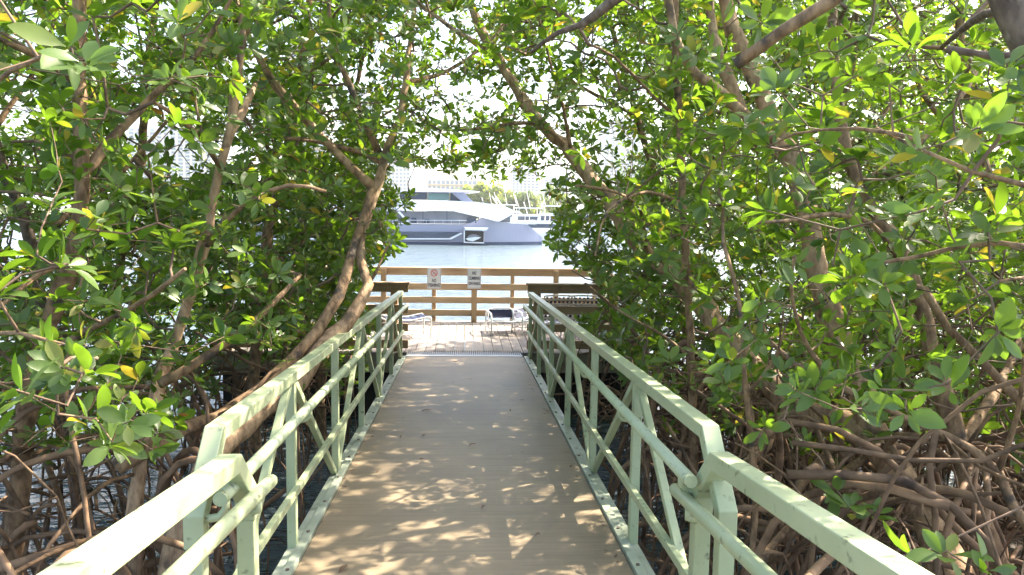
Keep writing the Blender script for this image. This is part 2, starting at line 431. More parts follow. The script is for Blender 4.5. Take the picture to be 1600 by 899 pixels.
# ------------------------------------------------------------------ approach ramp with its own railings
def za(y): return 1.235 + 0.103 * (2.4 - y)
ap = empty('approach_ramp', (0, 2.2, za(2.2)), 'short sloping ramp landing in front of the gangway, brown deck', 'ramp')
mb = MB(); mb.prism([(-.74, -4, za(-4)), (-.74, 2.38, za(2.38)), (-.74, 2.38, za(2.38) - .12), (-.74, -4, za(-4) - .12)], (1.55, 0, 0)); mb.build('deck', M['gdeck'], ap)
for s, wd in ((-1, 'left'), (1, 'right')):
    r = empty('ramp_railing', (s * .775, 2.5, za(2.5)), 'nearest pale green box rail with cranked end and pipe, %s foreground' % ('left of the deck' if s < 0 else 'right of the deck'), 'railing', 'foreground ramp railings')
    x = -.752 if s < 0 else .862
    def zt(y): return 2.075 + 0.108 * (2.4 - y)
    mb = MB(); mb.path_beam([(x, -3, zt(-3)), (x, 2.37, zt(2.37)), (x, 2.545, zt(2.4) - .17), (x, 2.545, zt(2.4) - .25)], .070, .060)
    mb.build('top_rail', M['paint'], r, bevel=.005)
    mb = MB(); mb.beam((x, 2.545, .3), (x, 2.545, zt(2.4) - .25), .060, .060); mb.build('post', M['paint'], r, bevel=.005)
    mb = MB(); mb.beam((x, .6, .4), (x, .6, zt(.6) - .03), .060, .060); mb.build('post', M['paint'], r, bevel=.005)
    hx = -.700 if s < 0 else .800
    mb = MB()
    def zh(y): return (1.92 if s < 0 else 1.875) + .10 * (2.6 - y)
    mb.tube([(hx, -3, zh(-3)), (hx, 2.66, zh(2.66)), (hx, 2.675, zh(2.675))], [.0245, .0245, .021], 20); mb.build('handrail', M['paint'], r)
    mb = MB(); mb.tube([(hx, 2.5, zh(2.5) - .02), (hx, 2.5, zh(2.5) - .06), (x - s * .03, 2.5, zh(2.5) - .07)], .012, 8); mb.build('handrail_bracket', M['paint'], r)

# ------------------------------------------------------------------ dock
DX0, DX1, DY0, DY1 = -3.5, 2.62, 10.32, 13.55
dk = empty('wooden_dock', (0, 12, 0), 'weathered grey board dock platform at the far end of the gangway', 'dock')
mb = MB(); x = DX0; bw = .14
while x < DX1 - .05:
    for a, b in ((DY0, 11.85), (11.856, DY1)):
        dz = random.uniform(-.002, .002)
        mb.box((x, a, ZD - .035), (min(x + bw - .008, DX1), b, ZD + dz))
    x += bw
mb.build('decking', M['deckwood'], dk)
mb = MB(); mb.box((DX0, DY0 + .02, ZD - .29), (-.9, DY0 + .07, ZD - .04)); mb.box((.9, DY0 + .02, ZD - .29), (DX1, DY0 + .07, ZD - .04)); mb.box((-.9, DY0 + .1, ZD - .29), (.9, DY0 + .15, ZD - .06))
mb.build('fascia', M['fascia'], dk, bevel=.004)
mb = MB(); mb.box((DX1 + .002, DY0 + .02, ZD - .27), (DX1 + .05, DY1, ZD - .03)); mb.build('side_beam', M['fascia'], dk, bevel=.004)
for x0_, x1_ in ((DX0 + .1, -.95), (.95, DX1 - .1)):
    mb = MB(); mb.box((x0_, DY0 + .16, -.6), (x1_, DY0 + .24, ZD - .28)); mb.build('dock_shade_sheet', M['dark'], dk)  # added near-black sheet standing for the shade under the dock
mb = MB(); mb.box((DX0 + .1, DY0 + .3, ZD - .30), (DX1 - .1, DY0 + .4, ZD - .04)); mb.box((DX0 + .1, DY1 - .4, ZD - .30), (DX1 - .1, DY1 - .3, ZD - .04)); mb.build('joist', M['fascia'], dk)
for xx in (-3.2, -1.2, 1.2, 2.4):
    for yy in (10.6, 13.2):
        mb = MB(); mb.tube([(xx, yy, -1.5), (xx, yy, ZD - .3)], .13, 14); mb.build('pile', M['bark_dark'], dk)
mb = MB(); mb.tube([(2.05, DY0 + .002, ZD - .15), (2.05, DY0 + .018, ZD - .15)], [.045, .045], 14); mb.build('vent_hole', M['dark'], dk)

def fence(y, x0, x1, label, rails, posts, mat, capw=.14, rx=None):
    f = empty('wooden_fence', ((x0 + x1) / 2, y, ZD), label, 'fence', 'dock fences')
    top = rails[0][1]
    for z0, z1 in rails:
        mb = MB(); mb.box((x0, y - .019, ZD + z0), (x1, y + .019, ZD + z1)); mb.build('rail', mat, f, bevel=.004)
    mb = MB(); mb.box((x0 - .02, y - capw / 2, ZD + top + .001), (x1 + .02, y + capw / 2, ZD + top + .032)); mb.build('cap_rail', mat, f, bevel=.004)
    for px, wd, front in posts:
        mb = MB(); o = -(.022 + wd / 2) if front else (.022 + wd / 2)
        mb.box((px - wd / 2, y + o - wd / 2, ZD - .1), (px + wd / 2, y + o + wd / 2, ZD + top - .001)); mb.build('post', M['post'], f, bevel=.004)
    return f
def Xat(px, y): return P(px, 440, y).x
YF = 13.42
ff = fence(YF, DX0 + .05, DX1 - .03, 'long tan timber fence at the water edge of the dock carrying two white signs',
      [(.84, .955), (.575, .695), (.335, .45), (.10, .215)],
      [(Xat(678, YF), .075, False), (Xat(741, YF), .10, True), (Xat(801, YF), .07, False), (Xat(600, YF), .09, True), (Xat(545, YF), .07, False), (Xat(480, YF), .09, True), (Xat(868, YF), .09, True), (Xat(930, YF), .07, False)], M['fence'])
YN = 10.42
nf = fence(YN, .885, DX1 - .02, 'shaded timber rail fence on the near edge of the dock right of the gangway',
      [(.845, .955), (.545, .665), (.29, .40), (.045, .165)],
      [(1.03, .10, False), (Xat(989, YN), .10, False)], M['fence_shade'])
nf2 = fence(YN, DX0, -.80, 'shaded timber rail fence on the near edge of the dock left of the gangway',
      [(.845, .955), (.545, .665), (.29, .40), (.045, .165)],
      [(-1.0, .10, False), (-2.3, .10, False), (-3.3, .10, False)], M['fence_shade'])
# side fence along the dock's right edge
sf = empty('wooden_fence', (DX1 - .06, 12, ZD), 'short timber side fence closing the right end of the dock', 'fence', 'dock fences')
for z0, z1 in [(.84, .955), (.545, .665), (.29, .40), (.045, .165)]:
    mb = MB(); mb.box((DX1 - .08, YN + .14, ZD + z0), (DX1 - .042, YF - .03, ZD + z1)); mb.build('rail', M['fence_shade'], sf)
for yy in (11.3, 12.3):
    mb = MB(); mb.box((DX1 - .18, yy, ZD), (DX1 - .083, yy + .09, ZD + .95)); mb.build('post', M['post'], sf)

# ------------------------------------------------------------------ signs
def text_mesh(body, size, loc, parent, mat, name='lettering', bold=0.0, width=None):
    c = bpy.data.curves.new(name, 'FONT'); c.body = body; c.size = size; c.align_x = 'CENTER'; c.align_y = 'CENTER'
    c.extrude = .001; c.offset = bold; c.resolution_u = 3
    o = bpy.data.objects.new(name, c); COL.objects.link(o)
    bpy.context.view_layer.update()
    dg = bpy.context.evaluated_depsgraph_get()
    me = bpy.data.meshes.new_from_object(o.evaluated_get(dg))
    bpy.data.objects.remove(o); bpy.data.curves.remove(c)
    me.materials.clear(); me.materials.append(mat)
    o = bpy.data.objects.new(name, me); COL.objects.link(o)
    o.rotation_euler = (R(90), 0, 0); o.location = loc; o.parent = parent
    if width:
        xs = [v.co.x for v in me.vertices]; k = width / (max(xs) - min(xs))
        for v in me.vertices: v.co.x *= k
    return o
def sign(px, label, lines, symbol):
    yb = YF - .145
    c = P(px, 435.5, yb)
    s = empty('warning_sign', (c.x, yb, c.z), label, 'sign', 'signs on the far dock fence')
    s['_local'] = 1
    w_, h_ = .245, .365
    mb = MB(); pts = []
    rr = .022
    for cx, cz, a0 in ((w_ / 2 - rr, h_ / 2 - rr, 0), (-w_ / 2 + rr, h_ / 2 - rr, 90), (-w_ / 2 + rr, -h_ / 2 + rr, 180), (w_ / 2 - rr, -h_ / 2 + rr, 270)):
        for k in range(5): a = R(a0 + k * 22.5); pts.append((cx + rr * math.cos(a), 0, cz + rr * math.sin(a)))
    mb.prism(pts, (0, .006, 0)); mb.build('panel', M['sign'], s)
    mb = MB()     # thin printed border
    for k in range(len(pts)):
        a = Vector(pts[k]) * .93; b = Vector(pts[(k + 1) % len(pts)]) * .93
        mb.beam(a + Vector((0, -.001, 0)), b + Vector((0, -.001, 0)), .0015, .003, (0, 1, 0))
    mb.build('border', M['ink'], s)
    for t, size, z, wd in lines: text_mesh(t, size, (0, -.0022, z), s, M['ink'], bold=size * .03, width=wd)
    if symbol:
        mb = MB(); n = 32
        cz = .10; r0, r1 = .048, .061
        vs = []
        for k in range(n):
            a = 2 * math.pi * k / n
            for rr_ in (r0, r1):
                for yy in (-.003, -.0005): vs.append((rr_ * math.cos(a), yy, cz + rr_ * math.sin(a)))
        fs = []
        for k in range(n):
            a = k * 4; b = ((k + 1) % n) * 4
            fs += [(a, b, b + 2, a + 2), (a + 1, a + 3, b + 3, b + 1), (a, a + 1, b + 1, b), (a + 2, b + 2, b + 3, a + 3)]
        mb.add(vs, fs); mb.beam((-.034, -.003, cz + .034), (.034, -.003, cz - .034), .002, .010, (0, 1, 0)); mb.build('prohibition_ring', M['red'], s)
        mb = MB(); mb.beam((-.022, -.0015, cz - .022), (.010, -.0015, cz + .026), .0015, .005, (0, 1, 0))
        mb.beam((.010, -.0015, cz + .026), (.024, -.0015, cz - .004), .0015, .003, (0, 1, 0))
        mb.prism([(.004, -.0022, cz - .012), (.018, -.0022, cz - .004), (.032, -.0022, cz - .012), (.018, -.0022, cz - .022)], (0, .001, 0)); mb.build('rod_symbol', M['ink'], s)
sign(678.3, 'white sign with red crossed circle reading NO FISHING', [('NO', .085, -.040, .075), ('FISHING', .085, -.122, .200)], True)
sign(741, 'white sign reading NO CLIMBING ON RAILS on the main fence post', [('NO', .080, .095, .070), ('CLIMBING', .078, .002, .200), ('ON RAILS', .078, -.092, .200)], False)

# ------------------------------------------------------------------ strap furniture
def lattice(mb, o, u, v, nu, nv, wu, wv, sag=0.0):
    """woven straps over the parallelogram o + a*u + b*v"""
    o = Vector(o); u = Vector(u); v = Vector(v); n = u.cross(v).normalized()
    S = 10
    def pt(a, b, k): return o + u * a + v * b + n * k - Vector((0, 0, 1)) * sag * (4 * a * (1 - a))
    for i in range(nu):
        a = (i + .5) / nu; ha = wu / 2 / u.length
        for j in range(S):
            b0, b1 = j / S, (j + 1) / S; k0 = .004 * (-1) ** (i + j); k1 = -k0
            mb.add([pt(a - ha, b0, k0), pt(a + ha, b0, k0), pt(a + ha, b1, k1), pt(a - ha, b1, k1)], [(0, 1, 2, 3)])
    for j in range(nv):
        b = (j + .5) / nv; hb = wv / 2 / v.length
        for i in range(S):
            a0, a1 = i / S, (i + 1) / S
            mb.add([pt(a0, b - hb, 0), pt(a1, b - hb, 0), pt(a1, b + hb, 0), pt(a0, b + hb, 0)], [(0, 1, 2, 3)])
def solid(o, t=.003):
    s = o.modifiers.new('thickness', 'SOLIDIFY'); s.thickness = t; return o
def strap_chair(label, loc, rz, back_h=.72, seat_z=.34, w=.46, arm=.50):
    c = empty('lounge_chair', loc, label, 'lounge chair', 'strap patio furniture on the dock', rz); c['_local'] = 1
    by = .27; r = .013
    for s in (-1, 1):
        x = s * (w / 2 + .045)
        pts, rad = resample([(x, -.27, 0), (x, -.27, arm - .06), (x, -.22, arm), (x, .0, arm + .005), (x, .22, arm - .01), (x, .28, arm - .07), (x, .31, 0)], [r] * 7, .04)
        mb = MB(); mb.tube(pts, rad, 8); mb.tube([(x, -.27, seat_z - .1), (x, .30, seat_z - .14)], r * .8, 8); mb.build('side_frame', M['alu'], c)
    x = w / 2
    mb = MB(); mb.tube([(-x - .045, -.26, seat_z), (x + .045, -.26, seat_z)], r, 8); mb.tube([(-x, -.26, seat_z), (-x, by, seat_z - .05)], r, 8); mb.tube([(x, -.26, seat_z), (x, by, seat_z - .05)], r, 8); mb.tube([(-x - .045, by, seat_z - .05), (x + .045, by, seat_z - .05)], r, 8)
    mb.build('seat_frame', M['alu'], c)
    mb = MB(); lattice(mb, (-x, -.26, seat_z + .006), (2 * x, 0, 0), (0, by + .26, -.05), 7, 5, .028, .034, .03); solid(mb.build('seat', M['navy'], c)); mb = MB(); lattice(mb, (-x, -.26, seat_z + .001), (2 * x, 0, 0), (0, by + .26, -.05), 0, 8, .03, .022, .03); solid(mb.build('bright_gap_straps', M['alu'], c), .002)  # white layer added to imitate brightness showing through the seat weave
    ty = by + (back_h - seat_z) * .42
    pts, rad = resample([(-x, by, seat_z - .05), (-x, ty - .03, back_h - .06), (-x + .05, ty, back_h), (x - .05, ty, back_h), (x, ty - .03, back_h - .06), (x, by, seat_z - .05)], [r] * 6, .04)
    mb = MB(); mb.tube(pts, rad, 8); mb.build('back_frame', M['alu'], c)
    mb = MB(); lattice(mb, (-x + .01, by, seat_z), (2 * x - .02, 0, 0), (0, ty - by, back_h - seat_z - .02), 7, 4, .034, .034); solid(mb.build('backrest', M['navy'], c)); mb = MB(); lattice(mb, (-x + .01, by + .008, seat_z), (2 * x - .02, 0, 0), (0, ty - by, back_h - seat_z - .02), 0, 5, .03, .036); solid(mb.build('bright_gap_straps', M['alu'], c), .002)  # white layer stands for the bright background behind the backrest gaps
    return c
strap_chair('low white framed navy strap chair standing alone by the far fence', (P(787, 512, 12.1).x, 12.1, ZD), R(8), back_h=.37, seat_z=.22, w=.42, arm=.35)
strap_chair('navy strap lounge chair behind the right fence, nearest the gangway', (Xat(868, 11.5), 11.5, ZD), R(182), back_h=.74)
strap_chair('navy strap lounge chair behind the right fence, farther from the gangway', (Xat(908, 11.5), 11.5, ZD), R(178), back_h=.74)
strap_chair('navy strap lounge chair partly hidden behind the left fence and leaves', (Xat(540, 11.6), 11.6, ZD), R(170), back_h=.74)
strap_chair('navy strap chair whose arm shows between the lone chair and the right fence', (Xat(838, 12.2), 12.2, ZD), R(60), back_h=.38, seat_z=.24, arm=.35)
ot = empty('ottoman', (P(645, 520, 11.6).x - .12, 11.65, ZD), 'small white framed navy strap footstool beside the left gangway post', 'footstool', 'strap patio furniture on the dock', R(20)); ot['_local'] = 1
for s in (-1, 1):
    mb = MB(); pts, rad = resample([(-.36, s * .2, 0), (-.36, s * .2, .30), (-.33, s * .2, .335), (0, s * .2, .29), (.33, s * .2, .335), (.36, s * .2, .30), (.36, s * .2, 0)], [.012] * 7, .04)
    mb.tube(pts, rad, 8); mb.tube([(-.36, s * .2, .13), (.36, s * .2, .13)], .009, 6); mb.build('side_frame', M['alu'], ot)
mb = MB(); lattice(mb, (-.33, -.2, .335), (.66, 0, 0), (0, .4, 0), 12, 6, .03, .035, .06); solid(mb.build('strap_top', M['navy'], ot))
mb = MB(); mb.tube([(-.34, -.2, .30), (-.34, .2, .30)], .011, 6); mb.tube([(.34, -.2, .30), (.34, .2, .30)], .011, 6); mb.build('cross_bar', M['alu'], ot)

# ------------------------------------------------------------------ fallen leaves and specks on the deck
def litter(px, py, ln, ang, label, mat=None):
    # point on gangway plane
    d = CR @ Vector(((px - 800) / F, -(py - 449.5) / F, -1.0))
    t = (CAMZ - 1.34) / (-d.z - SL * d.y)
    p = Vector((0, 0, CAMZ)) + d * t
    mb = MB(); w_ = ln * .33
    vs = []; fs = []
    st = [(0, .1), (.25, .8), (.5, 1), (.75, .8), (1, .05)]
    for t_, ww in st:
        lift = .012 * math.sin(t_ * 3.1) + (.010 if t_ > .8 else 0)
        vs += [((t_ - .5) * ln, -ww * w_ / 2, .004 + lift + .006 * ww), ((t_ - .5) * ln, 0, .004 + lift), ((t_ - .5) * ln, ww * w_ / 2, .004 + lift + .005 * ww)]
    for i in range(4):
        a = i * 3; fs += [(a, a + 3, a + 4, a + 1), (a + 1, a + 4, a + 5, a + 2)]
    mb.add(vs, fs, True)
    o = mb.build('fallen_leaf', mat or M['leaflitter']); o.location = p; o.rotation_euler = (0, 0, ang)
    solid(o, .001)
    tag(o, label, 'leaf', 'dry leaves fallen on the gangway deck')
litter(667, 643, .105, .3, 'largest dry brown leaf lying on the left half of the gangway deck')
litter(712, 567, .06, .1, 'small curled leaf near the far end of the gangway deck')
litter(738, 697, .07, .5, 'pale curled leaf near the middle of the deck, in front of the largest leaf')
litter(627, 684, .04, 1.2, 'tiny dark leaf near the left chord level with the deck middle')
litter(662, 683, .035, .2, 'tiny pale leaf just right of the tiny dark one')
litter(537, 892, .07, 1.0, 'thin reddish curled leaf at the bottom left corner of the deck')
litter(797, 643, .03, 1.9, 'tiny dark leaf on the right half of the deck')
litter(892, 731, .03, .9, 'tiny brown leaf near the right chord')
litter(755, 795, .035, .9, 'thin pale leaf scrap on the right of centre near the bottom')
litter(840, 838, .03, .5, 'tiny brown leaf on the deck at the lower right')

# ------------------------------------------------------------------ yacht
YY = 71.0
def Q(zx, zy, y=YY):            # outline points read at 5.333x from (600,260)
    return P(600 + zx / 5.3333, 260 + zy / 5.3333, y)
yb = Q(600, 655)
ya = empty('yacht', (yb.x, YY + 3, 0), 'large silver blue motor yacht with white upper deck moored across the water', 'yacht')
def slab(name, pts, y0, th, mat, parent=None, taper=None, bevel=0, lean=0):
    mb = MB(); poly = [Vector((Q(a, b).x, y0, Q(a, b).z)) for a, b in pts]
    mb.prism(poly, (0, th, 0))
    if lean:
        zb = min(v[2] for v in mb.v); n = len(poly)
        mb.v = [(v[0], v[1] + (v[2] - zb) * lean if i < n else v[1], v[2]) for i, v in enumerate(mb.v)]
    if taper:
        vs = []
        for v in mb.v:
            k = taper(v[0], v[2]); cy = YY + 3.4
            vs.append((v[0], cy + (v[1] - cy) * k, v[2]))
        mb.v = vs
    return mb.build(name, mat, parent or ya, bevel=bevel)
bowx = Q(1345, 600).x
def tp(x, z):
    t = (bowx - x) / 11.0
    return 1.0 if t > 1 else max(.04, math.sin(max(0, t) * math.pi / 2) ** .8)
def hullseg(pts):               # subdivide horizontally for the taper
    out = []
    for i in range(len(pts)):
        a, b = pts[i], pts[(i + 1) % len(pts)]
        n = max(1, int(abs(b[0] - a[0]) / 60))
        for k in range(n): out.append((a[0] + (b[0] - a[0]) * k / n, a[1] + (b[1] - a[1]) * k / n))
    return out
LX = -1500
# hull as loft: lower and upper edge curves
def loft(name, top, bot, mat, y0=YY, th=6.8, parent=None):
    xs = np.linspace(LX, 1345, 90); mb = MB(); vs = []
    for xz in xs:
        zt_, zb_ = np.interp(xz, [p[0] for p in top], [p[1] for p in top]), np.interp(xz, [p[0] for p in bot], [p[1] for p in bot])
        a = Q(xz, zt_); b = Q(xz, zb_); k = tp(a.x, 0); cy = YY + 3.4
        for p, kk in ((b, k * .93), (a, k)):
            vs += [(p.x, cy - (cy - y0) * kk, p.z), (p.x, cy + (cy - y0) * kk, p.z)]
    fs = []
    for i in range(len(xs) - 1):
        a = i * 4; b = a + 4
        fs += [(a, b, b + 2, a + 2), (a + 1, a + 3, b + 3, b + 1), (a + 2, b + 2, b + 3, a + 3), (a, a + 1, b + 1, b)]
    fs += [(0, 2, 3, 1), (len(vs) - 4, len(vs) - 3, len(vs) - 1, len(vs) - 2)]
    mb.add(vs, fs); return mb.build(name, mat, parent or ya)
loft('hull', [(LX, 470), (650, 490), (700, 482), (830, 430), (950, 465), (1220, 490), (1345, 600)], [(LX, 622), (1345, 640)], M['hull'])
loft('boot_stripe', [(LX, 620), (1345, 638)], [(LX, 668), (1345, 680)], M['hulldark'], y0=YY + .03)
slab('hull_window', [(-1100, 538), (640, 548), (545, 597), (-1100, 597)], YY - .03, .1, M['glass'])
slab('rubbing_strake', [(LX, 598), (545, 600), (640, 556), (655, 560), (560, 610), (LX, 610)], YY - .08, .12, M['white'])
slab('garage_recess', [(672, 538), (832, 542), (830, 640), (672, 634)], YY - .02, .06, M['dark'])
g = slab('garage_door', [(668, 508), (868, 512), (850, 534), (680, 530)], YY - .9, .95, M['white'])
slab('garage_frame', [(664, 530), (674, 530), (674, 634), (664, 634)], YY - .06, .1, M['white'])
slab('garage_frame', [(822, 530), (834, 530), (834, 640), (822, 640)], YY + .15, .1, M['white'])
slab('garage_sill', [(664, 628), (834, 634), (834, 644), (664, 638)], YY - .08, .25, M['white'])
js = empty('jet_ski', Q(740, 626, YY - .05), 'small white jet ski stowed in the open side garage of the yacht', 'jet ski')
mb = MB()
poly = [(680, 604), (700, 596), (760, 588), (808, 590), (790, 604), (740, 626), (700, 618)]
mb.prism([Vector((Q(a, b).x, YY - .3, Q(a, b).z)) for a, b in poly], (0, .26, 0)); mb.build('hull', M['white'], js, bevel=.03)
mb = MB(); poly = [(690, 592), (712, 574), (740, 566), (770, 570), (800, 582), (760, 586), (700, 594)]
mb.prism([Vector((Q(a, b).x, YY - .28, Q(a, b).z)) for a, b in poly], (0, .22, 0)); mb.build('seat', M['interior'], js, bevel=.02)
# main deck
slab('saloon_recess', [(-1100, 380), (60, 372), (580, 377), (800, 425), (690, 478), (-1100, 470)], YY + .9, 4.6, M['interior'])
for k, a in enumerate((-300, -150, 20, 130, 318, 520)): slab('window_mullion', [(a, 373), (a + 5, 373), (a + 5, 478), (a, 478)], YY + .84, .055, M['hulldark'])
slab('guard_rail', [(-600, 444), (690, 450), (690, 454), (-600, 448)], YY + .1, .04, M['alu'])
for a in range(-560, 700, 70): slab('stanchion', [(a, 448), (a + 2, 448), (a + 2, 480), (a, 480)], YY + .105, .03, M['alu'])
for a, b in ((225, 430), (335, 442), (690, 430), (728, 436)): slab('deck_seat', [(a, b), (a + 40, b), (a + 42, 474), (a - 4, 474)], YY + .5, .3, M['glass'], bevel=.02)
slab('side_strut', [(110, 380), (130, 376), (215, 472), (200, 474)], YY + .2, .2, M['white'])
slab('main_roof', [(LX, 300), (230, 288), (560, 288), (760, 296), (1000, 328), (1090, 370), (1085, 395), (960, 462), (900, 448), (580, 374), (130, 366), (LX, 372)], YY + .05, 6.4, M['white'], lean=.35)
slab('coach_roof', [(950, 372), (1060, 372), (1062, 470), (965, 466)], YY + 1.6, 3.2, M['interior'])
slab('foredeck_locker', [(1120, 462), (1280, 452), (1290, 486), (1120, 486)], YY + 2.2, 2.4, M['white'])
# upper deck
slab('bridge_window', [(120, 214), (232, 214), (232, 276), (120, 276)], YY + 1.5, 3.5, M['glass'])
slab('bridge_window', [(236, 214), (352, 216), (352, 278), (236, 276)], YY + 1.45, 3.6, M['glass'])
slab('bridge_window', [(360, 217), (538, 218), (538, 280), (360, 278)], YY + 1.45, 3.6, M['glassgreen'])
slab('bridge_window', [(548, 220), (560, 220), (642, 288), (548, 284)], YY + 1.45, 3.6, M['glass'])
slab('bridge_nose', [(562, 216), (660, 212), (745, 294), (646, 288)], YY + 1.2, 4.1, M['hull'])
slab('flybridge_roof', [(-200, 192), (180, 192), (230, 178), (380, 176), (700, 196), (800, 206), (700, 216), (200, 212), (-200, 212)], YY + .9, 4.8, M['hull'], lean=.8)
for a, h in ((900, 215), (930, 250)):
    mb = MB(); p = Q(a, 250, YY + 3.4); q = Q(a + 50, 325, YY + 3.4); mb.tube([p, q], .05, 6); mb.build('antenna', M['white'], ya)

# ------------------------------------------------------------------ marina boats
def boat(px, y, ln, hh, label, rz=0, mast=0):
    b = P(px, 380, y); e = empty('motorboat', (b.x, y, 0), label, 'motorboat', 'white boats moored in the marina behind the yacht', rz); e['_local'] = 1
    L = ln; mb = MB(); vs = []; n = 14
    for i in range(n + 1):
        t = i / n; x = -L / 2 + L * t; wv = (1 - max(0, t - .5) ** 2 * 4 * .96) ; bw_ = L * .15 * math.sqrt(max(.02, wv)); sh = hh * (.8 + .35 * t * t)
        vs += [(x, -bw_ * .75, -.2), (x, bw_ * .75, -.2), (x + t * t * .8, bw_, sh), (x + t * t * .8, -bw_, sh)]
    fs = []
    for i in range(n):
        a = i * 4
        for k in range(4): fs.append((a + k, a + 4 + k, a + 4 + (k + 1) % 4, a + (k + 1) % 4))
    fs += [(3, 2, 1, 0), (n * 4, n * 4 + 1, n * 4 + 2, n * 4 + 3)]
    mb.add(vs, fs); mb.build('hull', M['white'], e)
    mb = MB(); w_ = L * .11
    mb.prism([(-L * .3, -w_, hh * .8), (L * .22, -w_, hh * .9), (L * .08, -w_, hh * 1.75), (-L * .26, -w_, hh * 1.75)], (0, 2 * w_, 0)); mb.build('cabin', M['white'], e, bevel=.03)
    mb = MB(); mb.prism([(-L * .24, -w_ - .03, hh * 1.2), (L * .13, -w_ - .03, hh * 1.2), (L * .07, -w_ - .03, hh * 1.55), (-L * .24, -w_ - .03, hh * 1.55)], (0, 2 * w_ + .06, 0)); mb.build('cabin_window', M['glass'], e)
    mb = MB(); mb.box((-L * .25, -w_ * .9, hh * 2.25), (L * .05, w_ * .9, hh * 2.33))
    for sx in (-.22, .02):
        for sy in (-.8, .8): mb.tube([(L * sx, w_ * sy, hh * 1.7), (L * sx, w_ * sy, hh * 2.26)], .04, 5)
    mb.build('hardtop', M['white'], e)
    mb = MB()
    for k in range(min(mast, 2) if px != 800 else 3):
        x = -L * .2 + k * L * .13; mb.tube([(x, .3, hh * 2.2), (x - L * .05, .5, hh * (3.4 + .5 * (k % 2)))], .035, 5)
    mb.build('antenna', M['white'], e)
BD = [(852, 84, 10, 1.3, 'sleek white boat just right of the yacht bow', .2, 1), (838, 118, 14, 1.8, 'white cabin cruiser behind the yacht foredeck', .1, 2), (880, 105, 13, 1.9, 'white motorboat right of the yacht, half behind leaves', -.2, 2),
      (800, 150, 15, 2.2, 'white boat with tall antennas farthest back above the yacht bow', 0, 4), (775, 165, 13, 2.0, 'white boat in front of the green shore trees', .1, 3), (915, 130, 15, 2.0, 'white cruiser at the right edge of the open view', .3, 2), (560, 140, 16, 2.2, 'white cruiser far left behind the trees', 0, 2)]
for a in BD: boat(a[0], a[1], a[2], a[3], a[4], a[5], a[6])

# ------------------------------------------------------------------ towers
def tower(px0, px1, pyt, y, label, mat, nb, cols, depth=22, pen=True):
    a = P(px0, pyt, y); b = P(px1, pyt, y); H = (a.z + b.z) / 2
    e = empty('apartment_tower', ((a.x + b.x) / 2, y, 1.0), label, 'building', 'apartment buildings across the bay'); e['_local'] = 1
    w_ = abs(b.x - a.x) / 2
    mb = MB(); mb.box((-w_, 0, 0), (w_, depth, H - 1))
    if pen: mb.box((-w_ * .4, 4, H - 1.002), (w_ * .4, depth - 4, H + 3))
    mb.build('wall', mat, e)
    st = (H - 4) / nb
    for i in range(nb):
        z = 3 + i * st
        mb = MB(); mb.box((-w_ - .25, -.25, z), (w_ + .25, depth - 1.5, z + st * .55))
        mb.build('window_band', M['towerglass'], e)
        mb = MB(); mb.box((-w_ * .96, -1.3, z - st * .16), (w_ * .96, -.26, z - st * .05)); mb.build('balcony', mat, e)
    for c in range(cols + 1):
        xc = -w_ + 2 * w_ * c / cols; pw_ = w_ * .17 / cols * 2
        mb = MB(); mb.box((xc - pw_, -.6, .01), (xc + pw_, -.1, H - 1.5)); mb.build('pier', mat, e)
tower(600, 641, 215, 420, 'tall striped white tower just left above the yacht', M['tower'], 20, 7)
tower(668, 745, 279, 330, 'low wide apartment block right behind the yacht bridge', M['towerbeige'], 6, 11)
tower(800, 842, 262, 460, 'pale blue tower above the green shore trees', M['tower'], 16, 7)
tower(850, 885, 275, 520, 'narrow white tower right of the shore trees', M['tower'], 14, 5)
tower(945, 1012, 190, 480, 'tall pale tower glimpsed through the right hand leaves', M['tower'], 26, 8)
tower(455, 505, 70, 300, 'beige high rise glimpsed through the left hand leaves', M['towerbeige'], 26, 6)
tower(200, 330, 200, 380, 'broad pale tower hidden behind the left hand trees', M['tower'], 22, 12)
tower(530, 590, 150, 520, 'white tower behind the forked tree trunk', M['tower'], 26, 7)

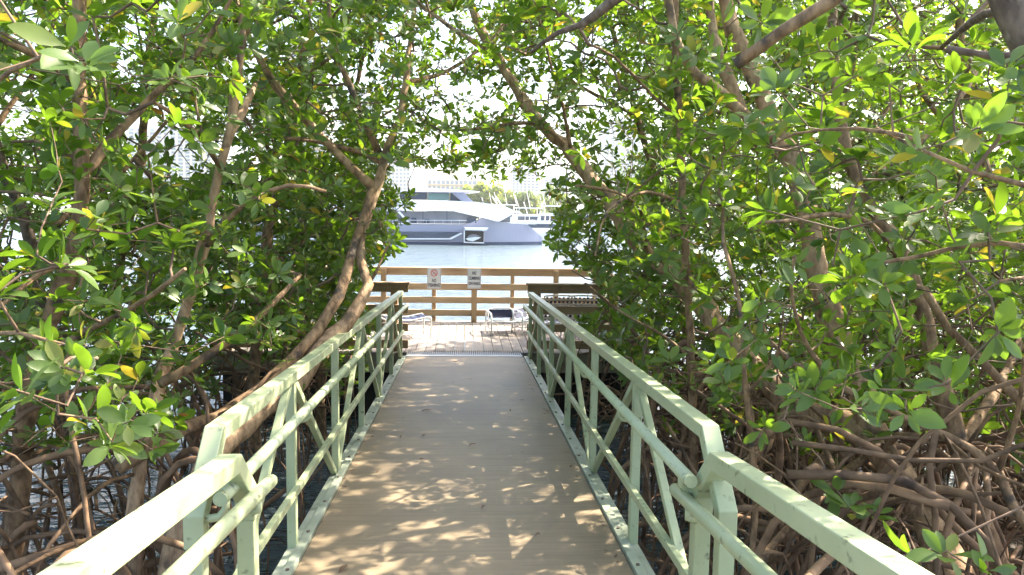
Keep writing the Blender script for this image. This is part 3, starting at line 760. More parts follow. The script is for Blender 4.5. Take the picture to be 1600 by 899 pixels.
# ------------------------------------------------------------------ leaf geometry (numpy)
def rot_frames(axis, rng):
    """orthonormal frames with given z axes (n,3)"""
    a = axis / np.linalg.norm(axis, axis=1, keepdims=True)
    t = rng.normal(size=a.shape); t -= a * np.sum(t * a, 1, keepdims=True); t /= np.linalg.norm(t, axis=1, keepdims=True)
    return t, np.cross(a, t), a
HI = [(0.0, .10), (.10, .16), (.28, .66), (.50, 1.0), (.72, .93), (.89, .56), (1.0, .06)]
LO = [(0.0, .08), (.33, .80), (.70, .92), (1.0, .05)]
def leaves_mesh(name, pos, axis, rng, lod, size=.1, nl=(6, 10), mat=None, parent=None, spread=(.05, .95)):
    n = len(pos)
    if n == 0: return None
    cnt = rng.integers(nl[0], nl[1], n)
    idx = np.repeat(np.arange(n), cnt)
    k = np.concatenate([np.arange(c) for c in cnt])
    X, Y, Z = rot_frames(axis, rng)
    m = len(idx)
    phi = k * 2.4 + rng.random(n)[idx] * 6.28 + rng.normal(0, .2, m)
    lift = rng.uniform(spread[0], spread[1], m) * (1.0 - .45 * k / cnt[idx]) + .45 * k / cnt[idx]
    rad = X[idx] * np.cos(phi)[:, None] + Y[idx] * np.sin(phi)[:, None]
    d = rad * np.cos(lift)[:, None] + Z[idx] * np.sin(lift)[:, None]
    d[:, 2] -= rng.uniform(0, .35, m); d /= np.linalg.norm(d, axis=1, keepdims=True)
    nrm = Z[idx] * np.cos(lift)[:, None] - rad * np.sin(lift)[:, None] + rng.normal(0, .28, (m, 3))
    nrm -= d * np.sum(nrm * d, 1, keepdims=True); nrm /= np.linalg.norm(nrm, axis=1, keepdims=True)
    sd_ = np.cross(nrm, d)
    L = size * rng.uniform(.50, 1.22, m) * rng.uniform(.8, 1.15, n)[idx]; W = L * rng.uniform(.33, .52, m) / 2
    base = pos[idx] - Z[idx] * (rng.random(m) * .035)[:, None] + d * .012
    curl = rng.uniform(-.02, .30, m); fold = rng.uniform(.05, .42, m)
    st = HI if lod else LO
    rows = []
    for t, wd in st:
        c = base + d * (L * t)[:, None] - nrm * (L * curl * t * t)[:, None]
        if lod:
            e = nrm * (W * wd * fold)[:, None]
            rows += [c - sd_ * (W * wd)[:, None] + e, c, c + sd_ * (W * wd)[:, None] + e]
        else:
            rows += [c - sd_ * (W * wd)[:, None], c + sd_ * (W * wd)[:, None]]
    V = np.stack(rows, 1); q = V.shape[1]
    if lod: fl = [(3 * i + j, 3 * i + 3 + j, 3 * i + 4 + j, 3 * i + 1 + j) for i in range(len(st) - 1) for j in (0, 1)]
    else: fl = [(2 * i, 2 * i + 2, 2 * i + 3, 2 * i + 1) for i in range(len(st) - 1)]
    fl = np.array(fl)[:, ::-1]
    Fc = (fl[None] + (np.arange(m) * q)[:, None, None]).reshape(-1, 4)
    return V.reshape(-1, 3), Fc
def np_mesh(name, V, Fc, mat, parent, smooth=True):
    me = bpy.data.meshes.new(name)
    off = np.array(parent.location) if parent is not None else np.zeros(3)
    V = V - off
    me.vertices.add(len(V)); me.vertices.foreach_set('co', V.astype(np.float32).ravel())
    me.loops.add(len(Fc) * 4); me.loops.foreach_set('vertex_index', Fc.astype(np.int32).ravel())
    me.polygons.add(len(Fc)); me.polygons.foreach_set('loop_start', np.arange(0, len(Fc) * 4, 4, dtype=np.int32))
    me.update(calc_edges=True)
    me.polygons.foreach_set('use_smooth', np.full(len(Fc), smooth))
    me.materials.append(mat)
    o = bpy.data.objects.new(name, me); COL.objects.link(o)
    if parent is not None: o.parent = parent
    return o

# ------------------------------------------------------------------ mangroves: stems
# each stem: list of (px, py, y) and radii
def S(pts, r0, r1, mat='bark', pw=1.0): return ([P(*p) for p in pts], r0, r1, mat, pw)
TREES = []
def T(label, stems, roots=8, rootz=None): TREES.append(dict(label=label, stems=stems, roots=roots))
# left
T('leaning forked mangrove whose two pale stems cross in front of the left railing end', [
  S([(300, 800, 4.1), (330, 715, 4.2), (400, 650, 4.5), (471, 593, 4.9), (499, 545, 5.1), (542, 508, 5.3), (563, 479, 5.4), (576, 447, 5.5), (563, 412, 5.6), (561, 372, 5.7), (572, 340, 5.8), (592, 280, 5.9), (605, 228, 6.0), (625, 185, 6.1), (636, 110, 6.3), (645, 30, 6.6), (650, -80, 7)], .086, .020, 'bark_pale', 2.0),
  S([(180, 730, 4.2), (290, 670, 4.4), (360, 640, 4.7), (428, 590, 4.9), (471, 547, 5.0), (510, 494, 5.2), (528, 465, 5.3), (542, 426, 5.4), (553, 387, 5.6), (567, 345, 5.75), (583, 295, 5.87)], .046, .034),
  S([(580, 290, 5.9), (500, 212, 5.7), (430, 130, 5.4), (385, 50, 5.2), (350, -60, 5.1)], .038, .02, 'bark_pale'),
  S([(592, 240, 6), (565, 175, 6), (545, 130, 6.1), (520, 60, 6.2), (510, -40, 6.3)], .032, .015),
  S([(605, 262, 6.0), (560, 238, 5.9), (500, 222, 5.7), (440, 215, 5.5)], .024, .012),
  S([(634, 130, 6.3), (700, 110, 7), (770, 60, 7.5), (830, -20, 8)], .022, .010),
  S([(570, 455, 5.6), (590, 420, 5.7), (605, 385, 5.8)], .016, .006)], 9)
T('upright brown mangrove trunk at the far left, knobbly at mid height', [
  S([(20, 900, 4.4), (35, 700, 4.4), (60, 560, 4.3), (95, 460, 4.2), (122, 370, 4.1), (126, 250, 4.1), (125, 120, 4.2), (126, 0, 4.3), (130, -200, 4.4)], .062, .026),
  S([(126, 275, 4.1), (170, 225, 4.2), (240, 150, 4.4), (310, 80, 4.6), (360, 0, 4.8)], .028, .012),
  S([(125, 130, 4.2), (60, 90, 4.0), (0, 60, 3.8), (-80, 40, 3.6)], .025, .01),
  S([(60, 560, 4.3), (130, 520, 3.8), (210, 480, 3.4), (290, 420, 3.2)], .022, .008),
  S([(122, 400, 4.2), (60, 430, 3.8), (0, 480, 3.4)], .02, .008)], 9)
T('mangrove with a long pale stem rising from the roots beside the left railing post', [
  S([(235, 990, 4.2), (212, 850, 4.2), (215, 740, 4.3), (238, 640, 4.4), (265, 550, 4.6), (290, 480, 4.6), (318, 385, 4.6), (335, 300, 4.6), (355, 220, 4.6), (372, 120, 4.6), (382, 0, 4.6), (385, -160, 4.6)], .050, .017, 'bark_pale'),
  S([(250, 600, 4.4), (340, 545, 4.5), (400, 500, 4.8), (470, 430, 5.2)], .030, .012),
  S([(320, 385, 4.6), (380, 320, 4.4), (450, 290, 4.3), (510, 300, 4.4)], .022, .008),
  S([(225, 700, 4.3), (190, 670, 3.5), (170, 640, 3.0), (140, 590, 2.8)], .020, .007),
  S([(345, 260, 4.6), (300, 200, 4.2), (240, 160, 3.8)], .02, .008),
  S([(355, 220, 4.6), (385, 160, 4.9), (400, 130, 5.2)], .03, .014, 'bark_pale')], 10)
T('dark slanting mangrove stem at the left edge, behind the far left trunk', [
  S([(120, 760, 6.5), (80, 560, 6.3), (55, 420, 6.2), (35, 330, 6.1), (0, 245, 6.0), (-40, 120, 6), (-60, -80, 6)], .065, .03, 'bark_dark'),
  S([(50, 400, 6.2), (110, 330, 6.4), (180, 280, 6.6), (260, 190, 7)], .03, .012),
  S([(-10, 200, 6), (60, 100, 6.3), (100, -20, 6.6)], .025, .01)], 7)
T('slender mangrove halfway along the left side, behind the long pale stem', [
  S([(400, 720, 7.2), (395, 600, 7.2), (410, 480, 7.2), (420, 360, 7.3), (450, 230, 7.4), (470, 100, 7.5), (490, -60, 7.6)], .06, .025),
  S([(415, 420, 7.2), (470, 380, 7.5), (540, 330, 7.8), (590, 320, 8.0)], .025, .01),
  S([(440, 260, 7.4), (380, 180, 7.2), (330, 90, 7)], .025, .01),
  S([(470, 120, 7.5), (560, 60, 8), (640, -10, 8.6)], .022, .01)], 7)
T('mangrove at the far end of the left bank, leafy in front of the dock fence', [
  S([(500, 640, 9.3), (505, 540, 9.2), (520, 460, 9.2), (525, 360, 9.2), (545, 250, 9.3), (560, 120, 9.4), (600, -40, 9.6)], .06, .02),
  S([(520, 460, 9.2), (560, 400, 9.3), (600, 360, 9.4)], .022, .008),
  S([(548, 240, 9.3), (600, 180, 9.6), (680, 150, 10)], .022, .008)], 6)
T('mangrove standing out in the water at the back of the left bank', [
  S([(180, 640, 9.2), (170, 520, 9.2), (190, 400, 9.2), (220, 250, 9.3), (230, 100, 9.4), (260, -80, 9.6)], .075, .03),
  S([(190, 400, 9.2), (260, 330, 9.4), (330, 280, 9.6)], .03, .01), S([(215, 270, 9.3), (140, 190, 9.2), (90, 90, 9.2)], .03, .01)], 7)
T('mangrove just outside the left of the frame with branches reaching in', [
  S([(-420, 900, 3.2), (-400, 600, 3.2), (-360, 300, 3.2), (-340, 0, 3.2), (-320, -400, 3.4)], .08, .03),
  S([(-360, 330, 3.2), (-240, 250, 3.0), (-100, 200, 2.7), (20, 110, 2.3), (85, 85, 2.1)], .014, .005),
  S([(-390, 600, 3.2), (-240, 560, 2.9), (-100, 540, 2.7), (30, 520, 2.5), (150, 560, 2.5)], .014, .005)], 4)
# right
T('large double stemmed mangrove arching over the gangway from the right, dark scar near its base', [
  S([(1500, 930, 3.9), (1470, 850, 4.1), (1430, 775, 4.3), (1370, 692, 4.6), (1300, 655, 4.9), (1240, 632, 5.1), (1185, 578, 5.4), (1130, 520, 5.7), (1065, 440, 6.1), (1010, 398, 6.3), (960, 325, 6.6), (893, 240, 7.0), (840, 190, 7.2), (790, 110, 7.4), (740, 20, 7.6), (715, -80, 7.8)], .115, .034, 'bark_pale'),
  S([(1372, 695, 4.6), (1348, 620, 4.7), (1318, 540, 4.8), (1288, 460, 4.9), (1262, 340, 5.0), (1238, 250, 5.1), (1200, 170, 5.2), (1165, 90, 5.3), (1135, 10, 5.4), (1110, -120, 5.5)], .088, .050, 'bark_pale'),
  S([(1240, 260, 5.1), (1180, 205, 5.2), (1150, 150, 5.2), (1122, 90, 5.2), (1110, 20, 5.3), (1105, -80, 5.3)], .045, .035, 'bark_pale'),
  S([(1225, 235, 5.1), (1150, 165, 4.9), (1090, 115, 4.8), (1060, 70, 4.7), (1040, -20, 4.7)], .042, .022, 'bark_pale'),
  S([(880, 228, 7.0), (845, 195, 7.0), (790, 195, 6.9), (740, 202, 6.8), (690, 205, 6.8)], .022, .009),
  S([(795, 112, 7.4), (760, 80, 7.6), (700, 40, 7.9), (650, 0, 8.2), (600, -60, 8.5)], .032, .012, 'bark_pale'),
  S([(893, 240, 7.0), (880, 170, 6.8), (860, 100, 6.6), (840, 20, 6.5)], .018, .008),
  S([(1010, 398, 6.3), (1000, 330, 5.6), (960, 300, 5.0), (900, 290, 4.6)], .02, .007),
  S([(1250, 625, 5.1), (1225, 660, 5.0), (1195, 700, 4.9), (1150, 745, 4.8), (1110, 790, 4.7)], .055, .035, 'bark_pale'),
  S([(1330, 660, 4.8), (1300, 700, 4.7), (1250, 760, 4.5), (1215, 830, 4.3), (1190, 920, 4.2)], .038, .022),
  S([(1360, 710, 4.6), (1320, 740, 4.5), (1260, 800, 4.2), (1200, 860, 4.0), (1170, 930, 3.9)], .034, .02)], 10)
T('thin straight grey mangrove pole left of the double stemmed tree', [
  S([(1085, 700, 5.4), (1080, 560, 5.3), (1072, 420, 5.2), (1067, 310, 5.1), (1062, 200, 5.1), (1056, 100, 5.1), (1054, -80, 5.1)], .032, .022),
  S([(1064, 190, 5.1), (1020, 150, 4.9), (960, 90, 4.6), (920, 70, 4.4)], .014, .007),
  S([(1067, 320, 5.1), (1010, 300, 4.8), (950, 330, 4.5), (930, 400, 4.3)], .014, .006),
  S([(1080, 560, 5.3), (1030, 520, 5.2), (990, 500, 5.1), (960, 480, 5.1)], .014, .006)], 5)
T('dark near mangrove trunk in the top right corner with thick bare branches', [
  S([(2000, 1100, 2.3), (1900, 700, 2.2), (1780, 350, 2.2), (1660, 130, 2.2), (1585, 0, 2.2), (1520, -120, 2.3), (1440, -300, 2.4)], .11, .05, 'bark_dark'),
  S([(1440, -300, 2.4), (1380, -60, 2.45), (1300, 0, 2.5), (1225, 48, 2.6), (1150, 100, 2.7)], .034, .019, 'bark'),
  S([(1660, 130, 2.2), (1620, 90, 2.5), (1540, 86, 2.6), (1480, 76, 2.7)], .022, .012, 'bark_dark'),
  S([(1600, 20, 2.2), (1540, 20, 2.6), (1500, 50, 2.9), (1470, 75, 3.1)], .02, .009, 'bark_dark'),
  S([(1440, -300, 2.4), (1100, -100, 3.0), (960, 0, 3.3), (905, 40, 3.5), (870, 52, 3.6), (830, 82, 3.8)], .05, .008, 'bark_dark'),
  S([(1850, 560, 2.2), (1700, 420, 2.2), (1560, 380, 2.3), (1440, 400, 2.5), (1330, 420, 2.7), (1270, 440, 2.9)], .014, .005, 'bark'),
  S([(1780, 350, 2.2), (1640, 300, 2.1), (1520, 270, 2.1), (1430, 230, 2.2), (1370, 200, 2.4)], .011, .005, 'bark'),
  S([(1440, 220, 2.2), (1340, 200, 2.4), (1240, 210, 2.6), (1200, 230, 2.8)], .007, .004, 'bark')], 3)
T('crooked mangrove with an orange brown trunk at the lower right', [
  S([(1600, 960, 3.7), (1560, 880, 3.8), (1530, 800, 3.8), (1500, 700, 3.9), (1478, 620, 4.0), (1455, 540, 4.1), (1430, 450, 4.2), (1400, 380, 4.2), (1340, 290, 4.3), (1310, 180, 4.4), (1300, 20, 4.5), (1290, -150, 4.6)], .060, .022, 'bark'),
  S([(1640, 680, 3.5), (1566, 597, 3.6), (1534, 565, 3.6), (1480, 511, 3.7), (1445, 454, 3.8), (1423, 447, 3.9), (1405, 405, 4.0)], .028, .018, 'bark'),
  S([(1405, 405, 3.6), (1360, 350, 3.4), (1300, 335, 3.2), (1230, 345, 3.0), (1170, 350, 2.9)], .016, .007),
  S([(1340, 290, 4.3), (1440, 220, 4.6), (1520, 120, 4.9), (1560, 0, 5.2)], .026, .012),
  S([(1500, 700, 3.9), (1560, 600, 4.3), (1620, 480, 4.8), (1650, 350, 5.2), (1680, 100, 5.6)], .03, .014)], 9)
T('low bare branch curving up from the roots at the right edge, tan bark', [
  S([(1690, 980, 2.9), (1600, 816, 3), (1582, 790, 3), (1560, 735, 3.1), (1520, 702, 3.1), (1440, 664, 3.2), (1360, 628, 3.3), (1290, 590, 3.4), (1240, 568, 3.5), (1200, 530, 3.6), (1180, 480, 3.7)], .024, .010, 'bark'),
  S([(1300, 595, 3.4), (1250, 520, 3.3), (1235, 440, 3.2), (1240, 400, 3.1)], .012, .007),
  S([(1560, 735, 3.1), (1590, 650, 3), (1600, 560, 2.8)], .014, .007)], 3)
T('slim reddish mangrove sapling standing behind the right railing corner', [
  S([(1172, 990, 3.6), (1176, 864, 3.6), (1181, 784, 3.6), (1176, 720, 3.6), (1166, 620, 3.6), (1162, 560, 3.6), (1155, 470, 3.7), (1130, 380, 3.8)], .018, .010, 'bark'),
  S([(1166, 620, 3.6), (1210, 560, 3.5), (1230, 500, 3.4)], .009, .005)], 3)
T('mangrove at the far end of the right bank, leaves beside the dock fence', [
  S([(1090, 660, 8.6), (1080, 560, 8.5), (1060, 450, 8.5), (1040, 330, 8.5), (1000, 200, 8.6), (960, 60, 8.7), (930, -80, 8.9)], .06, .022),
  S([(1060, 440, 8.5), (1010, 420, 8.6), (960, 400, 8.7), (920, 385, 8.8)], .022, .008),
  S([(1035, 310, 8.5), (980, 290, 8.8), (920, 280, 9.2)], .022, .008),
  S([(990, 180, 8.6), (900, 130, 9), (820, 60, 9.6)], .024, .008)], 7)
T('mangrove in the middle of the right bank behind the double stemmed tree', [
  S([(1300, 640, 7.4), (1290, 520, 7.4), (1270, 400, 7.4), (1290, 250, 7.5), (1330, 100, 7.6), (1340, -100, 7.8)], .075, .03),
  S([(1275, 400, 7.4), (1200, 320, 7.2), (1140, 260, 7)], .03, .01), S([(1290, 250, 7.5), (1380, 180, 7.8), (1440, 60, 8.2)], .03, .01)], 8)
T('thick mangrove deep in the right hand thicket', [
  S([(1560, 640, 7.0), (1545, 500, 7.0), (1560, 380, 7.0), (1530, 220, 7.1), (1500, 60, 7.2), (1520, -120, 7.4)], .08, .03),
  S([(1550, 400, 7.0), (1640, 300, 7), (1700, 180, 7)], .03, .01), S([(1530, 230, 7.1), (1450, 160, 7.0), (1400, 40, 7.0)], .03, .01)], 9)
T('hindmost mangrove of the right hand thicket', [
  S([(1420, 560, 10.2), (1400, 450, 10.2), (1410, 330, 10.3), (1440, 180, 10.4), (1460, 20, 10.6)], .09, .03),
  S([(1405, 400, 10.2), (1300, 300, 10.4), (1220, 180, 10.6)], .035, .012), S([(1410, 330, 10.3), (1520, 260, 10.4), (1620, 160, 10.6)], .035, .012)], 7)
T('mangrove out of frame at the right with leafy low branches reaching in', [
  S([(2300, 900, 3.6), (2250, 600, 3.6), (2200, 300, 3.6), (2150, 0, 3.6), (2100, -300, 3.7)], .08, .03),
  S([(2240, 560, 3.6), (2000, 480, 3.3), (1800, 440, 3.0), (1650, 430, 2.8), (1560, 440, 2.7)], .016, .006),
  S([(2250, 620, 3.6), (2000, 720, 3.0), (1800, 760, 2.6), (1650, 780, 2.4)], .025, .008)], 4)

# ------------------------------------------------------------------ foliage sampling in the volume of the banks
def in_poly(px, py, poly):
    r = np.zeros(len(px), bool); n = len(poly)
    for i in range(n):
        x1, y1 = poly[i]; x2, y2 = poly[(i + 1) % n]
        c = ((y1 > py) != (y2 > py)) & (px < (x2 - x1) * (py - y1) / (y2 - y1 + 1e-9) + x1); r ^= c
    return r
def vnoise(p, cell, seed):
    rs = np.random.default_rng(seed); G = rs.random((64, 64, 64))
    q = p / cell + 20; i = np.floor(q).astype(int); f = q - i; f = f * f * (3 - 2 * f); i %= 63
    r = 0
    for a in (0, 1):
        for b in (0, 1):
            for c in (0, 1):
                wgt = np.where(a, f[:, 0], 1 - f[:, 0]) * np.where(b, f[:, 1], 1 - f[:, 1]) * np.where(c, f[:, 2], 1 - f[:, 2])
                r = r + wgt * G[i[:, 0] + a, i[:, 1] + b, i[:, 2] + c]
    return r
OPEN = [(600, 258), (640, 262), (690, 276), (740, 288), (800, 292), (845, 296), (868, 306), (866, 345), (852, 382), (880, 402), (912, 420), (942, 452), (938, 486), (905, 505), (935, 545), (980, 580), (985, 640), (1000, 700),
        (1100, 760), (1150, 900), (420, 900), (470, 780), (560, 610), (600, 540), (590, 490), (555, 470), (575, 440), (590, 415), (618, 385), (622, 352), (640, 326), (640, 303), (610, 290)]
def gap(px, py):
    """how thin the leaf cover is towards the open bay"""
    g = np.ones(len(px))
    for cx, cy, rr, k in [(225, 205, 55, .85), (290, 250, 40, .85), (255, 15, 45, .7), (25, 175, 45, .7), (40, 20, 70, .5), (190, 90, 45, .5), (700, 150, 70, .62), (690, 60, 60, .5), (780, 140, 40, .7), (840, 100, 45, .55), (900, 200, 50, .65),
                          (975, 225, 38, .75), (930, 150, 35, .6), (600, 60, 40, .4), (560, 110, 30, .5), (400, 270, 25, .5), (640, 220, 35, .7), (690, 230, 45, .5), (850, 250, 40, .4), (20, 380, 35, .6), (200, 410, 32, .7), (150, 480, 30, .5),
                          (1080, 545, 45, .8), (1060, 620, 40, .8), (1230, 500, 25, .5), (360, 575, 40, .8), (100, 590, 45, .5), (1570, 180, 30, .5), (900, 15, 35, .7), (380, 200, 25, .6), (440, 570, 40, .6), (1310, 520, 38, .85), (1380, 720, 60, .9), (1290, 655, 45, .85), (1100, 485, 30, .6), (985, 365, 28, .5), (820, 165, 28, .6), (885, 235, 28, .6), (1180, 150, 38, .7), (1230, 230, 28, .6), (125, 330, 26, .7), (95, 450, 26, .6), (372, 110, 24, .6), (350, 235, 26, .7), (290, 500, 28, .7), (500, 215, 22, .6), (1470, 500, 30, .6), (1530, 580, 30, .6), (1500, 720, 45, .8)]:
        g *= 1 - k * np.exp(-((px - cx) ** 2 + (py - cy) ** 2) / (rr * rr))
    return g ** np.where(px < 600, 1.9, 1.0)
def sample(n, x0, x1, y0, y1, z0, z1, fn, seed):
    rng = np.random.default_rng(seed)
    p = np.stack([rng.uniform(x0, x1, n), rng.uniform(y0, y1, n), rng.uniform(z0, z1, n)], 1)
    px, py, dz = proj(p)
    keep = fn(p, px, py, rng) & ((px > -260) & (px < 1860) & (py < 960) & (dz > 1.2))
    out = (dz > 0.6) & ~((px > -260) & (px < 1860) & (py > -220)) & (rng.random(n) < (.75 if fn.__name__ == 'f_shade' else .22)) & fn(p, px, py, rng)
    keep = (keep & (py > -220)) | out
    infr = (px > 0) & (px < 1600) & (py > 0) & (py < 899) & (dz > 0)
    keep &= ~(in_poly(px, py, OPEN) & (dz > 0))
    keep &= rng.random(n) < np.where(infr, gap(px, py), 1)
    # keep the walkway clear
    keep &= ~((np.abs(p[:, 0]) < 1.08) & (p[:, 2] < 2.35) & (p[:, 1] < 10.2))
    keep &= ~((np.abs(p[:, 0]) < .45) & (p[:, 2] < 3.35) & (p[:, 1] < 10.2))
    keep &= ~((np.abs(p[:, 0]) < .95) & (p[:, 2] < 3.9) & (p[:, 1] < 5.0))
    keep &= np.linalg.norm(p - np.array([0, 0, CAMZ]), axis=1) > 1.5
    return p[keep]
def lower(px, table): return np.interp(px, [t[0] for t in table], [t[1] for t in table])
LLOW = [(-300, 720), (0, 700), (120, 700), (230, 705), (300, 640), (400, 560), (470, 590), (520, 620), (620, 640)]
RLOW = [(850, 420), (930, 560), (980, 590), (1030, 620), (1060, 600), (1130, 640), (1250, 690), (1350, 670), (1450, 650), (1600, 690), (1900, 700)]
def f_left(p, px, py, rng):
    c = vnoise(p, .55, 5) + .5 * vnoise(p, .25, 6)
    d = np.clip((c - .52) * 3.2, 0, 1)
    d = d * np.where(p[:, 1] < 3.2, .42, 1.0)
    ok = py < lower(px, LLOW) + rng.normal(0, 16, len(px))
    return ok & (rng.random(len(px)) < d)
def f_right(p, px, py, rng):
    c = vnoise(p, .55, 8) + .5 * vnoise(p, .25, 9)
    d = np.clip((c - .54) * 3.2, 0, 1)
    d = d * np.where(p[:, 1] < 3.0, .40, 1.0)
    d = d * np.where((p[:, 2] > 3.4) & (p[:, 1] < 7.5), .50, 1.0)
    ok = py < lower(px, RLOW) + rng.normal(0, 25, len(px))
    stray = (rng.random(len(px)) < .05) & (py < 820) & (c > .95)
    return (ok | stray) & (rng.random(len(px)) < d)
def f_top(p, px, py, rng):
    c = vnoise(p, .5, 12) + .5 * vnoise(p, .25, 13)
    return rng.random(len(px)) < np.clip((c - .53) * 3.0, 0, 1)
DENS = 104

def vol(x0, x1, y0, y1, z0, z1): return int((x1 - x0) * (y1 - y0) * (z1 - z0) * DENS)
def f_shade(p, px, py, rng):  # unseen leaves added overhead to shade the gangway deck
    c = vnoise(p, .6, 14) + .5 * vnoise(p, .22, 15)
    vis = (py > -40) & (px > 0) & (px < 1600)
    return (rng.random(len(px)) < np.clip((c - .82) * 3.4, 0, 1)) & ~vis
def f_dense(p, px, py, rng):
    return (rng.random(len(px)) < np.where((px > 380) & (py > 250) & (py < 500), .95, .4)) & (py < lower(px, LLOW)) & (px < 615)
def f_edge(p, px, py, rng):
    return (rng.random(len(px)) < .55) & ((px < 655) & (py < 430) | (px > 850) & (py > 290))
bx = [(-1.7, -.42, 5.2, 9.8, 2.25, 3.7, f_edge, 29), (.45, 1.9, 5.5, 9.8, 1.3, 3.6, f_edge, 30), (-4.6, -1.0, 7.4, 10.0, 1.3, 4.6, f_dense, 28), (-1.5, 7.5, 3.5, 13.2, 5.0, 7.4, f_shade, 27), (-6.5, -1.1, 1.6, 10.2, 1.0, 5.6, f_left, 21), (1.1, 7.2, 1.6, 10.2, .6, 5.6, f_right, 22), (-1.1, 1.1, 4.2, 11.0, 3.4, 5.6, f_top, 23),
      (-5.5, 5.5, 3.0, 13.0, 5.6, 7.4, f_top, 24), (2.6, 9.0, 10.2, 13.5, .9, 6.5, f_right, 25), (-8.5, -3.6, 10.2, 12.5, 1.2, 6.0, f_left, 26)]
pts = np.concatenate([sample(vol(*b[:6]), *b) for b in bx])
# hand placed near rosettes the photograph shows
near = [(130, 95, 1.9), (112, 75, 1.95), (200, 660, 2.3), (175, 690, 2.35), (150, 655, 2.4), (230, 640, 2.5), (60, 590, 2.3), (110, 560, 2.4), (620, 0, 0)][:8]
near += [(1480, 862, 1.9), (1425, 872, 2.0), (1545, 890, 1.8), (1215, 140, 2.3), (1330, 790, 2.9), (1310, 770, 3.0), (1365, 800, 2.9), (1395, 545, 2.6), (1345, 430, 2.3), (1320, 435, 2.35), (1395, 340, 2.2), (1200, 330, 2.4), (1500, 410, 2.2), (1560, 520, 2.1), (1440, 330, 2.1)]
pts = np.concatenate([pts, np.array([tuple(P(*q)) for q in near])])
nearflag = np.zeros(len(pts), bool); nearflag[-len(near):] = True

# assign to trees
node_p, node_t = [], []
for ti, t in enumerate(TREES):
    t['paths'] = []
    for (sp, r0, r1, mt, pw) in t['stems']:
        k = len(sp); L = [0]
        for i in range(1, k): L.append(L[-1] + (sp[i] - sp[i - 1]).length)
        rad = [r1 + (r0 - r1) * (1 - l / L[-1]) ** pw for l in L]
        pp, rr = resample(sp, rad, .11)
        pp = [p + Vector((random.gauss(0, 1), random.gauss(0, 1), random.gauss(0, 1))) * min(.010, rr[i] * .14) for i, p in enumerate(pp)]
        t['paths'].append((pp, rr, mt))
        for p, r in zip(pp, rr):
            if p.z > 1.3 and r < .075: node_p.append(tuple(p)); node_t.append(ti)
node_p = np.array(node_p); node_t = np.array(node_t)
owner = np.zeros(len(pts), int); dist = np.zeros(len(pts))
for a in range(0, len(pts), 2000):
    q = pts[a:a + 2000]; D = np.linalg.norm(q[:, None] - node_p[None], axis=2); j = D.argmin(1); owner[a:a + 2000] = node_t[j]; dist[a:a + 2000] = D[np.arange(len(q)), j]
keep = (dist < 3.2); pts, owner, dist, nearflag = pts[keep], owner[keep], dist[keep], nearflag[keep]
print('rosettes', len(pts))

def grow(base_nodes, targets, order, rng):
    """greedy nearest-node skeleton; returns nodes, parents"""
    nb = len(base_nodes); n = len(targets)
    Nn = np.zeros((nb + n * 2, 3)); par = np.full(nb + n * 2, -1)
    Nn[:nb] = base_nodes; cur = nb; tip = np.zeros(n, int); par_c = np.zeros(nb + 2 * n)
    Nn[nb:] = 1e6
    for i in order:
        q = targets[i]; d = Nn[:cur] - q; dd = np.einsum('ij,ij->i', d, d)
        # favour nodes below the target (twigs grow up and out)
        dd = dd * (1 + .6 * (d[:, 2] > .05))
        j = int(dd.argmin()); L = math.sqrt(float(((Nn[j] - q) ** 2).sum()))
        mid = (Nn[j] + q) / 2 + rng.normal(0, .10 * L, 3) + np.array([0, 0, -.08 * L])
        Nn[cur] = mid; par[cur] = j; Nn[cur + 1] = q; par[cur + 1] = cur; tip[i] = cur + 1; cur += 2
    return Nn[:cur], par[:cur], tip
def tubes_np(Nn, par, rad, nb, sides=4):
    c = np.arange(nb, len(Nn)); p = par[c]
    A, B = Nn[p], Nn[c]; ra = np.minimum(rad[p], rad[c] * 1.5 + .002); rb = rad[c]
    ra = np.where(p < nb, rad[c] * 1.25, ra)
    d = B - A; d /= (np.linalg.norm(d, axis=1, keepdims=True) + 1e-9)
    up = np.where(np.abs(d[:, 2:3]) > .9, np.array([[1., 0, 0]]), np.array([[0, 0, 1.]]))
    x = np.cross(d, up); x /= (np.linalg.norm(x, axis=1, keepdims=True) + 1e-9); y = np.cross(d, x)
    rows = []
    for P0, r in ((A - d * .004, ra), (B + d * .004, rb)):
        for k in range(sides):
            a = 2 * math.pi * k / sides
            rows.append(P0 + (x * math.cos(a) + y * math.sin(a)) * r[:, None])
    V = np.stack(rows, 1); m = len(c)
    fl = np.array([(k, (k + 1) % sides, sides + (k + 1) % sides, sides + k) for k in range(sides)])
    Fc = (fl[None] + (np.arange(m) * 2 * sides)[:, None, None]).reshape(-1, 4)
    return V.reshape(-1, 3), Fc

